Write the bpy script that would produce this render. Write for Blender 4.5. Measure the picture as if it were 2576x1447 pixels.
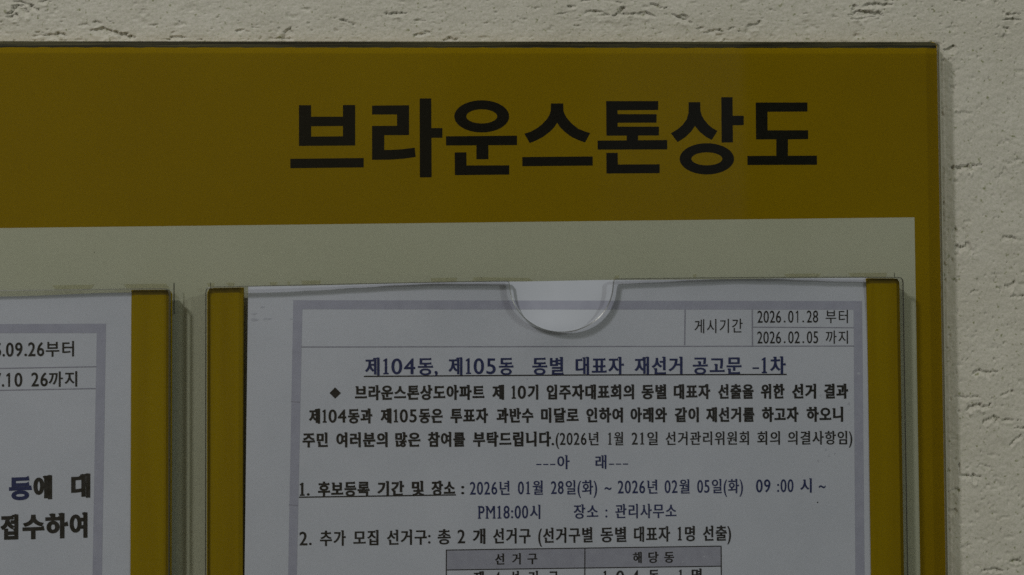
import bpy, math, random
import numpy as np
from mathutils import Vector, Matrix, Euler
from mathutils.geometry import tessellate_polygon, delaunay_2d_cdt

R = math.radians
MM = 0.001
scene = bpy.context.scene
for o in list(bpy.data.objects):
    bpy.data.objects.remove(o)

# ------------------------------------------------------------------ camera
DIST, FPX, CX, CY = 0.45, 3353.0, 1288.0, 723.5      # measured on a 2576 x 1447 view of the photograph
cam_d = bpy.data.cameras.new("camera")
cam_d.sensor_width = 36.0
cam_d.lens = 36.0 * FPX / 2576.0
cam_d.clip_start, cam_d.clip_end = 0.01, 50.0
cam = bpy.data.objects.new("camera", cam_d)
cam.location = (0, -DIST, 0)
CAM_R = Matrix.Rotation(R(90 + 1.9), 3, 'X') @ Matrix.Rotation(-0.0062, 3, 'Z')
cam.rotation_euler = CAM_R.to_euler()
scene.collection.objects.link(cam)
scene.camera = cam

# ------------------------------------------------------------------ dim corridor light
world = bpy.data.worlds.new("World")
scene.world = world
world.use_nodes = True
wn, wl = world.node_tree.nodes, world.node_tree.links
tc = wn.new("ShaderNodeTexCoord"); sep = wn.new("ShaderNodeSeparateXYZ")
wl.new(tc.outputs["Generated"], sep.inputs[0])
rmp = wn.new("ShaderNodeValToRGB")
rmp.color_ramp.elements[0].position = 0.25; rmp.color_ramp.elements[0].color = (0.35, 0.36, 0.31, 1)
rmp.color_ramp.elements[1].position = 0.95; rmp.color_ramp.elements[1].color = (1.0, 1.0, 0.90, 1)
mp = wn.new("ShaderNodeMapRange"); mp.inputs[1].default_value = -1; mp.inputs[2].default_value = 1
wl.new(sep.outputs["Z"], mp.inputs[0]); wl.new(mp.outputs[0], rmp.inputs[0])
# pale and dim bands added by direction, unseen, to put reflections in the acrylic
ng = wn.new("ShaderNodeMath"); ng.operation = 'MULTIPLY'; ng.inputs[1].default_value = -1.0; wl.new(sep.outputs["Y"], ng.inputs[0])
mxn = wn.new("ShaderNodeMath"); mxn.operation = 'MAXIMUM'; mxn.inputs[1].default_value = 0.02; wl.new(ng.outputs[0], mxn.inputs[0])
dv = wn.new("ShaderNodeMath"); dv.operation = 'DIVIDE'; wl.new(sep.outputs["X"], dv.inputs[0]); wl.new(mxn.outputs[0], dv.inputs[1])
m2 = wn.new("ShaderNodeMapRange"); m2.inputs[1].default_value = -1; m2.inputs[2].default_value = 1; wl.new(dv.outputs[0], m2.inputs[0])
refl_bands = wn.new("ShaderNodeValToRGB"); els = refl_bands.color_ramp.elements
for _ in range(8): els.new(0.5)
for e, (p, c) in zip(els, [(0.0, (1, 1, 1)), (0.25, (.85, .80, .62)), (0.40, (.85, .74, .50)), (0.474, (.58, .52, .38)), (0.480, (.38, .35, .28)), (0.528, (.36, .34, .30)), (0.538, (.46, .46, .48)), (0.586, (.60, .60, .62)), (0.590, (.20, .24, .17)), (1.0, (1, 1, 1))]):
    e.position = p; e.color = (*c, 1)
wl.new(m2.outputs[0], refl_bands.inputs[0])
wm = wn.new("ShaderNodeMix"); wm.data_type = 'RGBA'; wm.blend_type = 'MULTIPLY'; wm.inputs[0].default_value = 1.0
wl.new(rmp.outputs[0], wm.inputs[6]); wl.new(refl_bands.outputs[0], wm.inputs[7])
bgn = wn["Background"]; wl.new(wm.outputs[2], bgn.inputs[0]); bgn.inputs[1].default_value = 0.425

def area(name, loc, size, power, color):
    l = bpy.data.lights.new(name, 'AREA'); l.shape = 'DISK'; l.size = size; l.energy = power; l.color = color
    o = bpy.data.objects.new(name, l); o.location = loc
    o.rotation_euler = (-Vector(loc)).to_track_quat('-Z', 'Y').to_euler()
    scene.collection.objects.link(o); return o
LD = 1.0
area("ceiling_lamp", (-0.85 * LD, -LD, 1.0 * LD), 0.15, 9.7, (1.0, 0.99, 0.925))
area("far_ceiling_lamp", (1.7, -1.5, 0.75), 0.16, 8.0, (0.94, 1.0, 0.86))

vs = scene.view_settings
vs.view_transform = 'Standard'; vs.look = 'None'; vs.exposure = 0.0; vs.gamma = 1.0
vs.use_curve_mapping = False
scene.cycles.transparent_max_bounces = 48
scene.cycles.max_bounces = 12
scene.cycles.use_denoising = False

# ------------------------------------------------------------------ helpers
def P(x, y, d):
    """The point at depth d (mm in front of the wall) seen at photo coordinates x, y."""
    v = CAM_R @ Vector(((x - CX) / FPX, (CY - y) / FPX, -1.0))
    t = (DIST - d * MM) / v.y
    return Vector((v.x * t, -d * MM, v.z * t))

def lerp(a, b, t): return a + (b - a) * t
def interp(pts, x):
    if x <= pts[0][0]: return pts[0][1]
    for (a, b), (c, d) in zip(pts, pts[1:]):
        if x <= c:
            t = (x - a) / (c - a); t = t * t * (3 - 2 * t)
            return b + (d - b) * t
    return pts[-1][1]

def link(o, parent=None):
    scene.collection.objects.link(o)
    if parent is not None: o.parent = parent
    return o

def mesh(name, verts, faces, mats, parent=None, mat_idx=None, smooth=False):
    me = bpy.data.meshes.new(name)
    me.from_pydata([tuple(v) for v in verts], [], faces)
    for m in (mats if isinstance(mats, (list, tuple)) else [mats]): me.materials.append(m)
    if mat_idx: me.polygons.foreach_set("material_index", mat_idx)
    if smooth: me.polygons.foreach_set("use_smooth", [True] * len(me.polygons))
    me.update()
    return link(bpy.data.objects.new(name, me), parent)

def thing(name, label, cat, group=None):
    o = bpy.data.objects.new(name, None); o.empty_display_size = 0.01
    o["label"] = label; o["category"] = cat
    if group: o["group"] = group
    return link(o)

def extrude(name, outline, d0, d1, mats, parent, bevel=0.0, idx=(0, 1, 1, 0), topidx=(None, None)):
    """Outline: (x, z) metres, counter-clockwise seen from the camera; solid between depths d0 and d1 (mm).
    idx = material slots of the front, the sides, the small front bevel and the back;
    topidx = slots of the side and the bevel where they face upwards."""
    n = len(outline); pts = [Vector(p) for p in outline]
    ins = []
    for i in range(n):
        a, b, c = pts[i - 1], pts[i], pts[(i + 1) % n]
        e1, e2 = (b - a).normalized(), (c - b).normalized()
        n1, n2 = Vector((-e1.y, e1.x)), Vector((-e2.y, e2.x))
        m = n1 + n2; m = m / max(0.4, m.dot(n1)) if m.length > 1e-6 else n1
        ins.append(b + m * bevel * MM)
    v = [(p.x, -d0 * MM, p.y) for p in pts] + [(p.x, -(d1 - bevel * .5) * MM, p.y) for p in pts]
    if bevel: v += [(p.x, -d1 * MM, p.y) for p in ins]
    f, mi = [], []
    def ring(o0, o1, k, kt):
        for i in range(n):
            j = (i + 1) % n
            e = (pts[j] - pts[i]).normalized()
            f.append((o0 + i, o0 + j, o1 + j, o1 + i))
            mi.append(kt if (kt is not None and -e.x > 0.7) else k)
    ring(0, n, idx[1], topidx[0])
    top = n
    if bevel: ring(n, 2 * n, idx[2], topidx[1]); top = 2 * n
    loop = [Vector((p[0], p[1], 0)) for p in (ins if bevel else pts)]
    for tri in tessellate_polygon([loop]):
        a, b, c = tri
        if (loop[b] - loop[a]).cross(loop[c] - loop[a]).z < 0: b, c = c, b
        f.append((top + a, top + b, top + c)); mi.append(idx[0])
        f.append((a, c, b)); mi.append(idx[3])
    return mesh(name, v, f, mats, parent, mi)

def rounded(pts, rad, seg=6):
    """Round the corners of a closed outline; rad is one radius per corner."""
    out = []; n = len(pts)
    for i in range(n):
        a, b, c = Vector(pts[i - 1]), Vector(pts[i]), Vector(pts[(i + 1) % n]); r = rad[i]
        if r <= 0: out.append((b.x, b.y)); continue
        p, q = b + (a - b).normalized() * r, b + (c - b).normalized() * r
        for k in range(seg + 1):
            t = k / seg; w = p.lerp(b, t).lerp(b.lerp(q, t), t); out.append((w.x, w.y))
    return out

# ------------------------------------------------------------------ materials
def mat(name):
    m = bpy.data.materials.new(name); m.use_nodes = True
    nt = m.node_tree; return m, nt.nodes, nt.links, nt.nodes["Principled BSDF"]

def noise(nn, ll, scale, detail=4, rough=0.6, sx=1, sy=1, sz=1):
    t = nn.new("ShaderNodeTexCoord"); mpn = nn.new("ShaderNodeMapping"); mpn.inputs["Scale"].default_value = (sx, sy, sz)
    n = nn.new("ShaderNodeTexNoise"); n.inputs["Scale"].default_value = scale
    n.inputs["Detail"].default_value = detail; n.inputs["Roughness"].default_value = rough
    ll.new(t.outputs["Object"], mpn.inputs[0]); ll.new(mpn.outputs[0], n.inputs["Vector"]); return n

def ramp(nn, ll, src, stops):
    r = nn.new("ShaderNodeValToRGB"); els = r.color_ramp.elements
    while len(els) < len(stops): els.new(0.5)
    for e, (p, c) in zip(els, stops): e.position = p; e.color = (*c, 1)
    ll.new(src, r.inputs[0]); return r

def mottled(name, c0, c1, scale, rough=0.6, spec=0.3, bump=0.0, bscale=900, s=(1, 1, 1), lo=0.35, hi=0.65):
    m, nn, ll, b = mat(name)
    n = noise(nn, ll, scale, 5, 0.6, *s)
    r = ramp(nn, ll, n.outputs["Fac"], [(lo, c0), (hi, c1)])
    ll.new(r.outputs[0], b.inputs["Base Color"])
    b.inputs["Roughness"].default_value = rough; b.inputs["Specular IOR Level"].default_value = spec
    if bump:
        n2 = noise(nn, ll, bscale, 3); bp = nn.new("ShaderNodeBump")
        bp.inputs["Strength"].default_value = bump; bp.inputs["Distance"].default_value = 0.0002
        ll.new(n2.outputs["Fac"], bp.inputs["Height"]); ll.new(bp.outputs[0], b.inputs["Normal"])
    return m

def acrylic(name, tint, ior=1.28, rough=0.03, haze=0.0, haze_col=(0.5, 0.5, 0.45), streak=None):
    m, nn, ll, b = mat(name); nn.remove(b)
    out = nn["Material Output"]
    tr = nn.new("ShaderNodeBsdfTransparent"); tr.inputs[0].default_value = (*tint, 1)
    if streak:
        n = noise(nn, ll, streak, 6, 0.75, 0.12, 1, 1)
        dark = tuple(c * 0.35 for c in tint)
        r = ramp(nn, ll, n.outputs["Fac"], [(0.38, dark), (0.56, tint)]); ll.new(r.outputs[0], tr.inputs[0])
    gl = nn.new("ShaderNodeBsdfGlossy"); gl.inputs["Roughness"].default_value = rough
    lw = nn.new("ShaderNodeLayerWeight")                       # same gloss on the entering and the leaving face
    pw = nn.new("ShaderNodeMath"); pw.operation = 'POWER'; pw.inputs[1].default_value = 5.0
    ll.new(lw.outputs["Facing"], pw.inputs[0]); lw.inputs[0].default_value = 0.5
    f0 = ((ior - 1) / (ior + 1)) ** 2
    fr = nn.new("ShaderNodeMath"); fr.operation = 'MULTIPLY_ADD'; fr.inputs[1].default_value = 1 - f0; fr.inputs[2].default_value = f0
    ll.new(pw.outputs[0], fr.inputs[0])
    mx = nn.new("ShaderNodeMixShader"); ll.new(fr.outputs[0], mx.inputs[0])
    base = tr
    if haze:
        df = nn.new("ShaderNodeBsdfDiffuse"); df.inputs[0].default_value = (*haze_col, 1)
        m2 = nn.new("ShaderNodeMixShader"); m2.inputs[0].default_value = haze
        ll.new(tr.outputs[0], m2.inputs[1]); ll.new(df.outputs[0], m2.inputs[2]); base = m2
    ll.new(base.outputs[0], mx.inputs[1]); ll.new(gl.outputs[0], mx.inputs[2]); ll.new(mx.outputs[0], out.inputs[0])
    return m

M_YEL = mottled("yellow_print", (0.385, 0.25, 0.0), (0.425, 0.282, 0.0), 9, 0.5, 0.0)
M_STRIP = mottled("yellow_spacer", (0.208, 0.140, 0.0), (0.238, 0.164, 0.0), 60, 0.5, 0.0, s=(2.5, 1, .12))
M_WHITE = mottled("grey_white_print", (0.735, 0.76, 0.63), (0.785, 0.805, 0.685), 14, 0.55, 0.1)
M_INK = mottled("black_print", (0.008, 0.007, 0.004), (0.013, 0.012, 0.009), 40, 0.5, 0.1)
M_TRIM = mottled("dark_streaky_edge", (0.012, 0.010, 0.003), (0.17, 0.155, 0.08), 420, 0.5, 0.3, s=(0.04, 1, 2.6), lo=0.40, hi=0.72)
M_PAPER = mottled("copy_paper", (0.445, 0.468, 0.558), (0.47, 0.492, 0.585), 60, 0.8, 0.1, 0.12, 1500)
M_BORDER = mottled("lavender_print", (0.30, 0.308, 0.405), (0.33, 0.34, 0.44), 220, 0.8, 0.05)
M_LINE = mottled("violet_line", (0.21, 0.21, 0.28), (0.28, 0.28, 0.36), 300, 0.8, 0.05)
M_SMUDGE = mottled("smudge", (0.36, 0.375, 0.46), (0.43, 0.45, 0.54), 500, 0.8, 0.05)
M_BLACK = mottled("toner_black", (0.014, 0.012, 0.010), (0.03, 0.028, 0.03), 350, 0.7, 0.1)
M_NAVY = mottled("toner_navy", (0.018, 0.024, 0.085), (0.028, 0.035, 0.11), 350, 0.7, 0.1)
M_CELL = mottled("grey_cell", (0.275, 0.28, 0.36), (0.31, 0.318, 0.40), 250, 0.8, 0.05)
M_CLEAR = acrylic("clear_acrylic", (0.94, 0.94, 0.94), 1.32)
M_BOARDCLEAR = acrylic("tinted_acrylic", (0.64, 0.64, 0.628), 1.38)
M_BACKCLEAR = acrylic("glued_acrylic_face", (0.985, 0.985, 0.98), 1.1)
M_EDGE = acrylic("cut_acrylic_edge", (0.34, 0.35, 0.32), 1.4, 0.2, 0.42, (0.66, 0.66, 0.58))
M_RIM = acrylic("pocket_acrylic_edge", (0.05, 0.052, 0.05), 1.5, 0.28, 0.06, (0.6, 0.6, 0.55))
M_ENDSHADE = mottled("brown_end_shade", (0.10, 0.07, 0.004), (0.19, 0.125, 0.004), 160, 0.5, 0.1)
M_BEVEL = acrylic("pocket_bevel", (0.30, 0.305, 0.29), 1.5, 0.28, 0.05, (0.6, 0.6, 0.55))
M_EDGETOP = acrylic("polished_acrylic_edge", (0.97, 0.97, 0.95), 1.3, 0.1)
M_TABSHADE = acrylic("tab_shade_film", (0.78, 0.755, 0.64), 1.2, 0.4, 0.2, (0.30, 0.31, 0.23))

# outlines of the characters on the notices: 1000 units to the em, contours split by |
GLYPH_DATA = """
(167,232 173,337 190,436 218,528 259,614 311,694 258,694 192,617 138,529 98,433 73,333 64,232 73,131 98,31 138,-65 192,-153 258,-230 311,-230 259,-150 218,-64 190,28 173,127
)156,232 150,127 133,28 105,-64 64,-150 12,-230 65,-230 131,-153 185,-65 225,31 250,131 259,232 250,333 225,433 185,529 131,617 65,694 12,694 64,614 105,528 133,436 150,337
,59,-118 102,-100 134,-74 158,-43 171,-9 176,26 173,59 163,86 149,106 129,119 105,123 75,116 54,95 46,66 52,37 69,18 95,10 97,-29 85,-69 59,-99
-283,267 40,267 40,174 283,174
.109,111 79,103 57,81 49,51 57,21 79,-1 109,-9 139,-1 161,21 169,51 161,81 139,103
0470,341 460,458 431,555 384,628 324,675 250,691 176,675 116,628 69,555 40,458 30,341 40,224 69,127 116,54 176,7 250,-9 324,7 384,54 431,127 460,224|372,341 367,253 351,181 326,128 292,95 250,84 208,95 174,128 149,181 133,253 128,341 133,429 149,501 174,554 208,587 250,598 292,587 326,554 351,501 367,429
1300,682 202,682 202,0 300,0
2466,93 205,93 285,192 345,275 386,347 410,413 417,478 407,549 379,607 335,652 278,681 209,691 155,684 102,662 48,626 48,503 80,539 112,566 142,583 172,592 202,595 240,589 272,572 297,544 313,509 319,467 314,416 298,371 271,321 200,216 116,107 34,7 34,0 466,0
381,569 124,586 161,595 197,598 237,593 270,580 294,559 310,531 315,496 310,462 293,434 266,414 229,401 180,397 180,307 232,303 273,288 303,264 320,231 326,193 321,156 307,126 284,103 253,89 216,84 166,90 115,107 64,136 64,30 113,9 161,-4 209,-9 280,1 339,29 385,72 414,130 424,198 420,240 409,279 390,314 362,342 326,360 359,382 383,407 400,436 410,471 413,513 404,573 377,622 335,659 280,683 212,691 164,688 122,678 81,662
4398,691 356,691 11,269 11,224 300,224 300,0 398,0 398,224 471,224 471,312 398,312|298,506 300,506 300,312 142,312
5404,682 101,682 101,327 183,337 250,325 299,297 330,256 340,207 333,168 313,135 282,108 243,90 199,84 149,90 99,106 50,134 50,33 106,9 159,-5 215,-9 288,2 349,31 397,78 427,138 438,209 427,281 395,341 344,388 275,416 190,423 190,594 404,594
6317,691 221,614 144,528 89,434 55,335 44,233 54,153 84,86 130,35 191,2 264,-9 327,2 382,31 426,75 455,131 465,195 456,259 429,314 388,356 336,384 274,394 232,390 197,379 167,366 190,423 225,479 269,531 320,578 376,616|146,265 184,287 217,298 254,301 291,296 322,281 346,259 361,230 367,196 362,159 347,128 324,104 294,89 258,84 217,92 180,115 154,153 141,203
7490,682 49,682 49,589 344,589 94,29 181,-9
8468,184 464,224 453,262 434,296 407,325 373,348 404,373 428,401 445,431 455,462 458,493 448,557 420,612 377,654 322,681 257,691 190,681 132,654 87,612 58,558 48,495 58,439 85,390 129,348 94,323 67,295 47,263 36,226 32,185 43,123 74,70 121,28 182,1 252,-9 321,1 381,28 427,69 457,122|360,495 355,463 339,435 316,413 287,398 253,393 220,398 190,413 167,436 152,465 146,497 151,531 166,559 189,580 219,593 255,598 289,593 318,579 341,557 355,528|370,192 365,159 351,129 326,106 293,90 250,84 211,89 178,104 152,127 136,157 130,192 136,228 152,258 177,280 211,295 252,300 291,295 323,280 348,257 364,227
9187,-9 277,60 353,145 411,240 448,341 461,442 451,523 421,591 375,645 315,679 244,691 174,680 116,649 73,604 46,549 36,489 46,426 73,371 114,328 167,300 229,290 266,294 302,303 335,319 317,267 287,213 244,161 191,110 127,63|134,490 139,525 155,555 178,578 209,593 246,598 282,592 313,574 338,547 354,513 360,475 355,420 318,399 282,387 250,383 213,388 182,404 156,427 140,456
:109,458 79,450 57,428 49,398 57,368 79,346 109,338 139,346 161,368 169,398 161,428 139,450|109,111 79,103 57,81 49,51 57,21 79,-1 109,-9 139,-1 161,21 169,51 161,81 139,103
M709,682 618,682 391,402 165,682 73,682 73,0 171,0 171,531 173,531 383,267 399,267 609,531 611,531 611,0 709,0
P70,682 70,0 168,0 168,295 270,295 355,305 419,331 465,373 491,425 500,486 492,548 467,602 424,644 363,672 283,682|168,594 283,594 329,588 362,572 384,548 395,520 399,490 394,453 378,423 353,401 320,388 279,383 168,383
~25,198 72,232 119,256 167,265 206,259 246,245 289,227 331,209 374,195 414,189 466,198 515,221 560,253 560,336 514,303 466,279 420,269 382,275 342,289 300,307 258,325 216,339 174,345 121,336 71,314 25,281
가662,827 662,-77 745,-77 745,391 889,391 889,460 745,460 745,827|97,730 97,661 429,661 405,538 355,425 281,324 180,234 55,158 101,94 256,192 372,307 452,437 497,579 512,730
간668,827 668,166 752,166 752,483 885,483 885,553 752,553 752,827|88,757 88,688 419,688 395,597 344,515 268,443 170,383 51,336 86,269 230,329 347,409 435,508 490,624 509,757|188,233 188,-58 791,-58 791,10 271,10 271,233
같669,827 669,344 752,344 752,548 885,548 885,617 752,617 752,827|91,763 91,696 418,696 397,616 350,543 276,481 177,431 53,394 87,326 233,373 350,441 437,529 491,636 510,763|182,-2 182,-66 777,-66 777,-2 265,-2 265,90 746,90 746,152 265,152 265,240 756,240 756,303 182,303
개536,803 536,-33 614,-33 614,395 736,395 736,-78 816,-78 816,827 736,827 736,463 614,463 614,803|85,710 85,642 355,642 338,533 302,430 243,336 160,250 50,175 98,116 232,212 328,321 391,443 426,573 436,710
거500,464 500,395 711,395 711,-78 793,-78 793,827 711,827 711,464|89,729 89,662 419,662 398,540 352,428 280,327 180,237 50,159 95,94 253,193 368,308 445,437 489,578 502,729
게739,827 739,-78 818,-78 818,827|89,712 89,644 355,644 336,534 297,431 237,337 155,252 50,177 98,117 169,164 231,215 283,270 328,328 364,390 551,390 551,-32 629,-32 629,803 551,803 551,457 394,457 418,539 433,624 437,712
결474,523 474,458 711,458 711,365 794,365 794,827 711,827 711,696 507,696 515,782 111,782 111,714 424,714 402,633 354,561 282,500 185,450 65,413 94,345 206,380 303,426 383,483 445,551 488,631 711,631 711,523|214,-2 214,-69 824,-69 824,-2 296,-2 296,102 794,102 794,324 212,324 212,257 711,257 711,165 214,165
고137,736 137,668 687,668 687,647 686,531 677,397 653,238 737,228 760,393 769,529 770,647 770,736|368,441 368,118 50,118 50,49 867,49 867,118 450,118 450,441
공455,256 349,249 262,227 196,193 155,147 141,89 155,32 196,-14 262,-48 349,-69 455,-76 562,-69 649,-48 715,-14 756,32 770,89 756,147 715,193 649,227 562,249|455,192 534,187 598,174 647,153 677,124 688,89 677,55 647,27 598,6 534,-7 455,-11 377,-7 312,6 264,27 234,55 223,89 234,124 264,153 312,174 377,187|147,781 147,714 681,714 681,705 680,634 674,559 657,474 738,465 756,552 762,631 763,705 763,781|386,580 386,406 51,406 51,338 866,338 866,406 468,406 468,580
과91,728 91,660 465,660 464,575 456,464 439,327 521,320 539,471 546,591 547,679 547,728|51,120 225,122 417,132 610,154 605,216 510,206 413,199 314,194 314,469 232,469 232,192 41,189|660,827 660,-78 743,-78 743,378 887,378 887,449 743,449 743,827
관99,757 99,688 466,688 464,624 458,545 442,449 524,441 540,550 546,640 547,709 547,757|53,290 228,292 422,302 615,326 610,387 515,376 417,368 317,363 317,555 235,555 235,360 44,358|670,827 670,146 754,146 754,463 883,463 883,533 754,533 754,827|182,208 182,-58 783,-58 783,10 265,10 265,208
구50,380 50,311 415,311 415,-79 498,-79 498,311 867,311 867,380 735,380 753,499 759,600 760,689 760,768 152,768 152,701 678,701 678,689 677,600 670,499 650,380
기709,827 709,-78 792,-78 792,827|103,729 103,662 442,662 419,538 370,425 295,323 192,234 61,158 105,91 265,189 384,304 465,434 511,577 526,729
까677,827 677,-78 760,-78 760,385 895,385 895,454 760,454 760,827|75,729 75,660 243,660 232,553 208,451 170,353 117,260 46,173 112,126 196,235 256,351 294,473 315,599 321,729|350,729 350,660 490,660 481,545 461,431 427,319 375,212 303,112 370,66 455,190 512,322 546,458 563,595 568,729
년455,536 455,469 711,469 711,156 794,156 794,826 711,826 711,709 455,709 455,642 711,642 711,536|215,214 215,-58 818,-58 818,10 298,10 298,214|103,360 103,291 171,291 301,294 431,303 570,324 561,393 431,374 307,363 185,360 185,761 103,761
니708,827 708,-78 790,-78 790,827|107,227 107,155 181,155 325,159 471,173 625,199 614,269 468,245 327,231 189,227 189,738 107,738
다662,827 662,-79 745,-79 745,401 893,401 893,470 745,470 745,827|89,739 89,147 160,147 315,149 453,158 588,177 578,248 449,229 318,220 171,217 171,671 508,671 508,739
달90,775 90,405 160,405 324,407 458,417 583,437 573,503 454,484 327,475 172,472 172,708 489,708 489,775|669,827 669,372 752,372 752,568 885,568 885,637 752,637 752,827|180,2 180,-66 784,-66 784,2 261,2 261,102 752,102 752,326 178,326 178,259 670,259 670,166 180,166
당464,270 362,262 280,240 218,205 179,157 166,97 179,37 218,-11 280,-46 362,-68 464,-76 565,-68 647,-46 709,-11 747,37 760,97 747,157 709,205 647,240 565,262|464,203 538,198 597,185 642,163 670,134 680,97 670,61 642,31 597,9 538,-4 464,-9 390,-4 330,9 285,31 257,61 247,97 257,134 285,163 330,185 390,198|669,827 669,289 753,289 753,523 885,523 885,592 753,592 753,827|90,758 90,361 160,361 327,363 461,372 583,391 574,459 458,441 330,431 172,429 172,690 489,690 489,758
대533,807 533,-31 610,-31 610,396 738,396 738,-78 817,-78 817,827 738,827 738,464 610,464 610,807|82,717 82,145 141,145 264,147 371,155 476,172 468,241 373,225 275,218 165,215 165,649 418,649 418,717
도154,754 154,337 417,337 417,105 50,105 50,36 870,36 870,105 499,105 499,337 775,337 775,404 237,404 237,686 766,686 766,754
동458,249 352,242 266,222 202,188 162,143 148,86 162,29 202,-16 266,-50 352,-70 458,-77 564,-70 650,-50 714,-16 753,29 767,86 753,143 714,188 650,222 564,242|458,184 536,180 598,167 645,147 674,120 684,86 674,52 645,24 598,4 536,-8 458,-12 380,-8 317,4 271,24 242,52 232,86 242,120 271,147 317,167 380,180|153,785 153,485 418,485 418,381 50,381 50,314 868,314 868,381 499,381 499,485 772,485 772,552 235,552 235,719 766,719 766,785
드50,114 50,45 870,45 870,114|154,743 154,325 775,325 775,393 236,393 236,675 766,675 766,743
등50,397 50,328 868,328 868,397|458,250 352,243 266,223 202,189 162,144 148,87 162,30 202,-15 266,-49 352,-69 458,-76 564,-69 650,-49 714,-15 753,30 767,87 753,144 714,189 650,223 564,243|458,185 536,181 598,168 645,148 674,121 684,87 674,53 645,25 598,5 536,-7 458,-11 380,-7 317,5 271,25 242,53 232,87 242,121 271,148 317,168 380,181|153,791 153,482 772,482 772,550 235,550 235,723 766,723 766,791
라663,827 663,-79 745,-79 745,398 893,398 893,468 745,468 745,827|85,743 85,675 411,675 411,486 87,486 87,139 159,139 316,142 455,152 592,172 584,240 453,221 319,211 169,209 169,418 493,418 493,743
래78,729 78,660 336,660 336,479 80,479 80,138 139,138 249,140 360,147 479,164 472,232 363,217 261,210 160,208 160,411 416,411 416,729|533,807 533,-31 610,-31 610,402 738,402 738,-78 817,-78 817,827 738,827 738,470 610,470 610,807
러539,480 539,411 711,411 711,-79 793,-79 793,827 711,827 711,480|81,743 81,675 404,675 404,494 84,494 84,138 153,138 302,140 435,150 566,168 559,237 434,219 307,210 166,208 166,426 485,426 485,743
로152,340 152,272 417,272 417,103 50,103 50,34 870,34 870,103 499,103 499,272 789,272 789,340 234,340 234,486 768,486 768,760 150,760 150,692 686,692 686,552 152,552
록141,192 141,125 686,125 686,-69 769,-69 769,192|155,490 155,424 418,424 418,329 49,329 49,261 869,261 869,329 500,329 500,424 783,424 783,490 237,490 237,584 764,584 764,804 153,804 153,738 682,738 682,646 155,646
를49,407 49,343 869,343 869,407|149,-6 149,-66 796,-66 796,-6 231,-6 231,78 767,78 767,271 147,271 147,211 685,211 685,135 149,135|155,534 155,474 780,474 780,534 237,534 237,612 764,612 764,800 153,800 153,741 682,741 682,668 155,668
리709,827 709,-79 791,-79 791,827|100,743 100,675 434,675 434,487 102,487 102,140 177,140 328,143 476,152 632,173 624,241 473,222 330,212 186,209 186,420 518,420 518,743
립708,826 708,329 791,329 791,826|207,284 207,-66 791,-66 791,284 709,284 709,178 289,178 289,284|289,112 709,112 709,2 289,2|95,783 95,715 424,715 424,602 97,602 97,348 170,348 325,350 466,359 609,377 599,445 462,427 326,419 178,417 178,537 505,537 505,783
많87,767 87,398 503,398 503,767|422,701 422,465 168,465 168,701|614,178 559,172 512,156 477,129 454,94 446,51 454,8 477,-27 512,-54 559,-70 614,-76 669,-70 715,-54 750,-27 773,8 781,51 773,94 750,129 715,156 669,172|614,119 644,116 670,107 690,93 703,74 707,51 703,28 690,9 670,-6 644,-15 614,-18 583,-15 557,-6 537,9 524,28 520,51 524,74 537,93 557,107 583,116|669,827 669,365 752,365 752,554 885,554 885,623 752,623 752,827|144,283 144,-54 188,-54 256,-52 334,-42 419,-21 406,45 343,28 281,19 225,15 225,283|574,353 574,273 387,273 387,211 840,211 840,273 655,273 655,353
명423,691 423,423 173,423 173,691|496,265 393,258 309,236 247,201 208,153 195,94 208,35 247,-12 309,-47 393,-69 496,-76 599,-69 683,-47 745,-12 784,35 797,94 784,153 745,201 683,236 599,258|496,200 571,195 632,182 677,160 705,131 715,94 705,58 677,29 632,7 571,-6 496,-11 421,-6 360,7 315,29 287,58 277,94 287,131 315,160 360,182 421,195|711,613 711,501 504,501 504,613|92,758 92,356 504,356 504,433 711,433 711,292 794,292 794,827 711,827 711,680 504,680 504,758
모689,685 689,392 227,392 227,685|146,752 146,326 417,326 417,107 50,107 50,38 870,38 870,107 499,107 499,326 770,326 770,752
무154,777 154,424 764,424 764,777|682,710 682,490 235,490 235,710|49,302 49,234 416,234 416,-77 498,-77 498,234 869,234 869,302
문155,784 155,467 762,467 762,784|681,718 681,533 236,533 236,718|49,365 49,297 424,297 424,114 506,114 506,297 869,297 869,365|153,201 153,-58 778,-58 778,10 236,10 236,201
미101,738 101,149 517,149 517,738|437,672 437,216 183,216 183,672|707,827 707,-79 790,-79 790,827
민97,748 97,327 519,327 519,748|438,681 438,394 178,394 178,681|708,826 708,176 791,176 791,826|210,238 210,-48 819,-48 819,20 293,20 293,238
및97,768 97,399 519,399 519,768|438,702 438,465 178,465 178,702|708,827 708,308 790,308 790,827|463,334 463,246 197,246 197,182 462,182 445,129 401,81 334,39 252,7 161,-11 190,-75 270,-59 344,-33 410,1 464,42 504,90 544,43 598,2 662,-33 736,-59 815,-75 844,-11 753,8 672,41 607,82 563,130 547,182 812,182 812,246 546,246 546,334
반87,761 87,314 506,314 506,761 424,761 424,610 169,610 169,761|169,545 424,545 424,381 169,381|669,826 669,162 752,162 752,484 885,484 885,553 752,553 752,826|189,226 189,-58 792,-58 792,10 271,10 271,226
별177,591 421,591 421,458 177,458|711,634 711,534 503,534 503,634|94,785 94,391 503,391 503,469 711,469 711,355 793,355 793,827 711,827 711,698 503,698 503,785 421,785 421,656 177,656 177,785|213,1 213,-66 827,-66 827,1 295,1 295,96 793,96 793,311 211,311 211,245 711,245 711,159 213,159
보229,534 689,534 689,368 229,368|146,763 146,300 417,300 417,106 50,106 50,37 870,37 870,106 499,106 499,300 771,300 771,763 689,763 689,602 229,602 229,763
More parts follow.
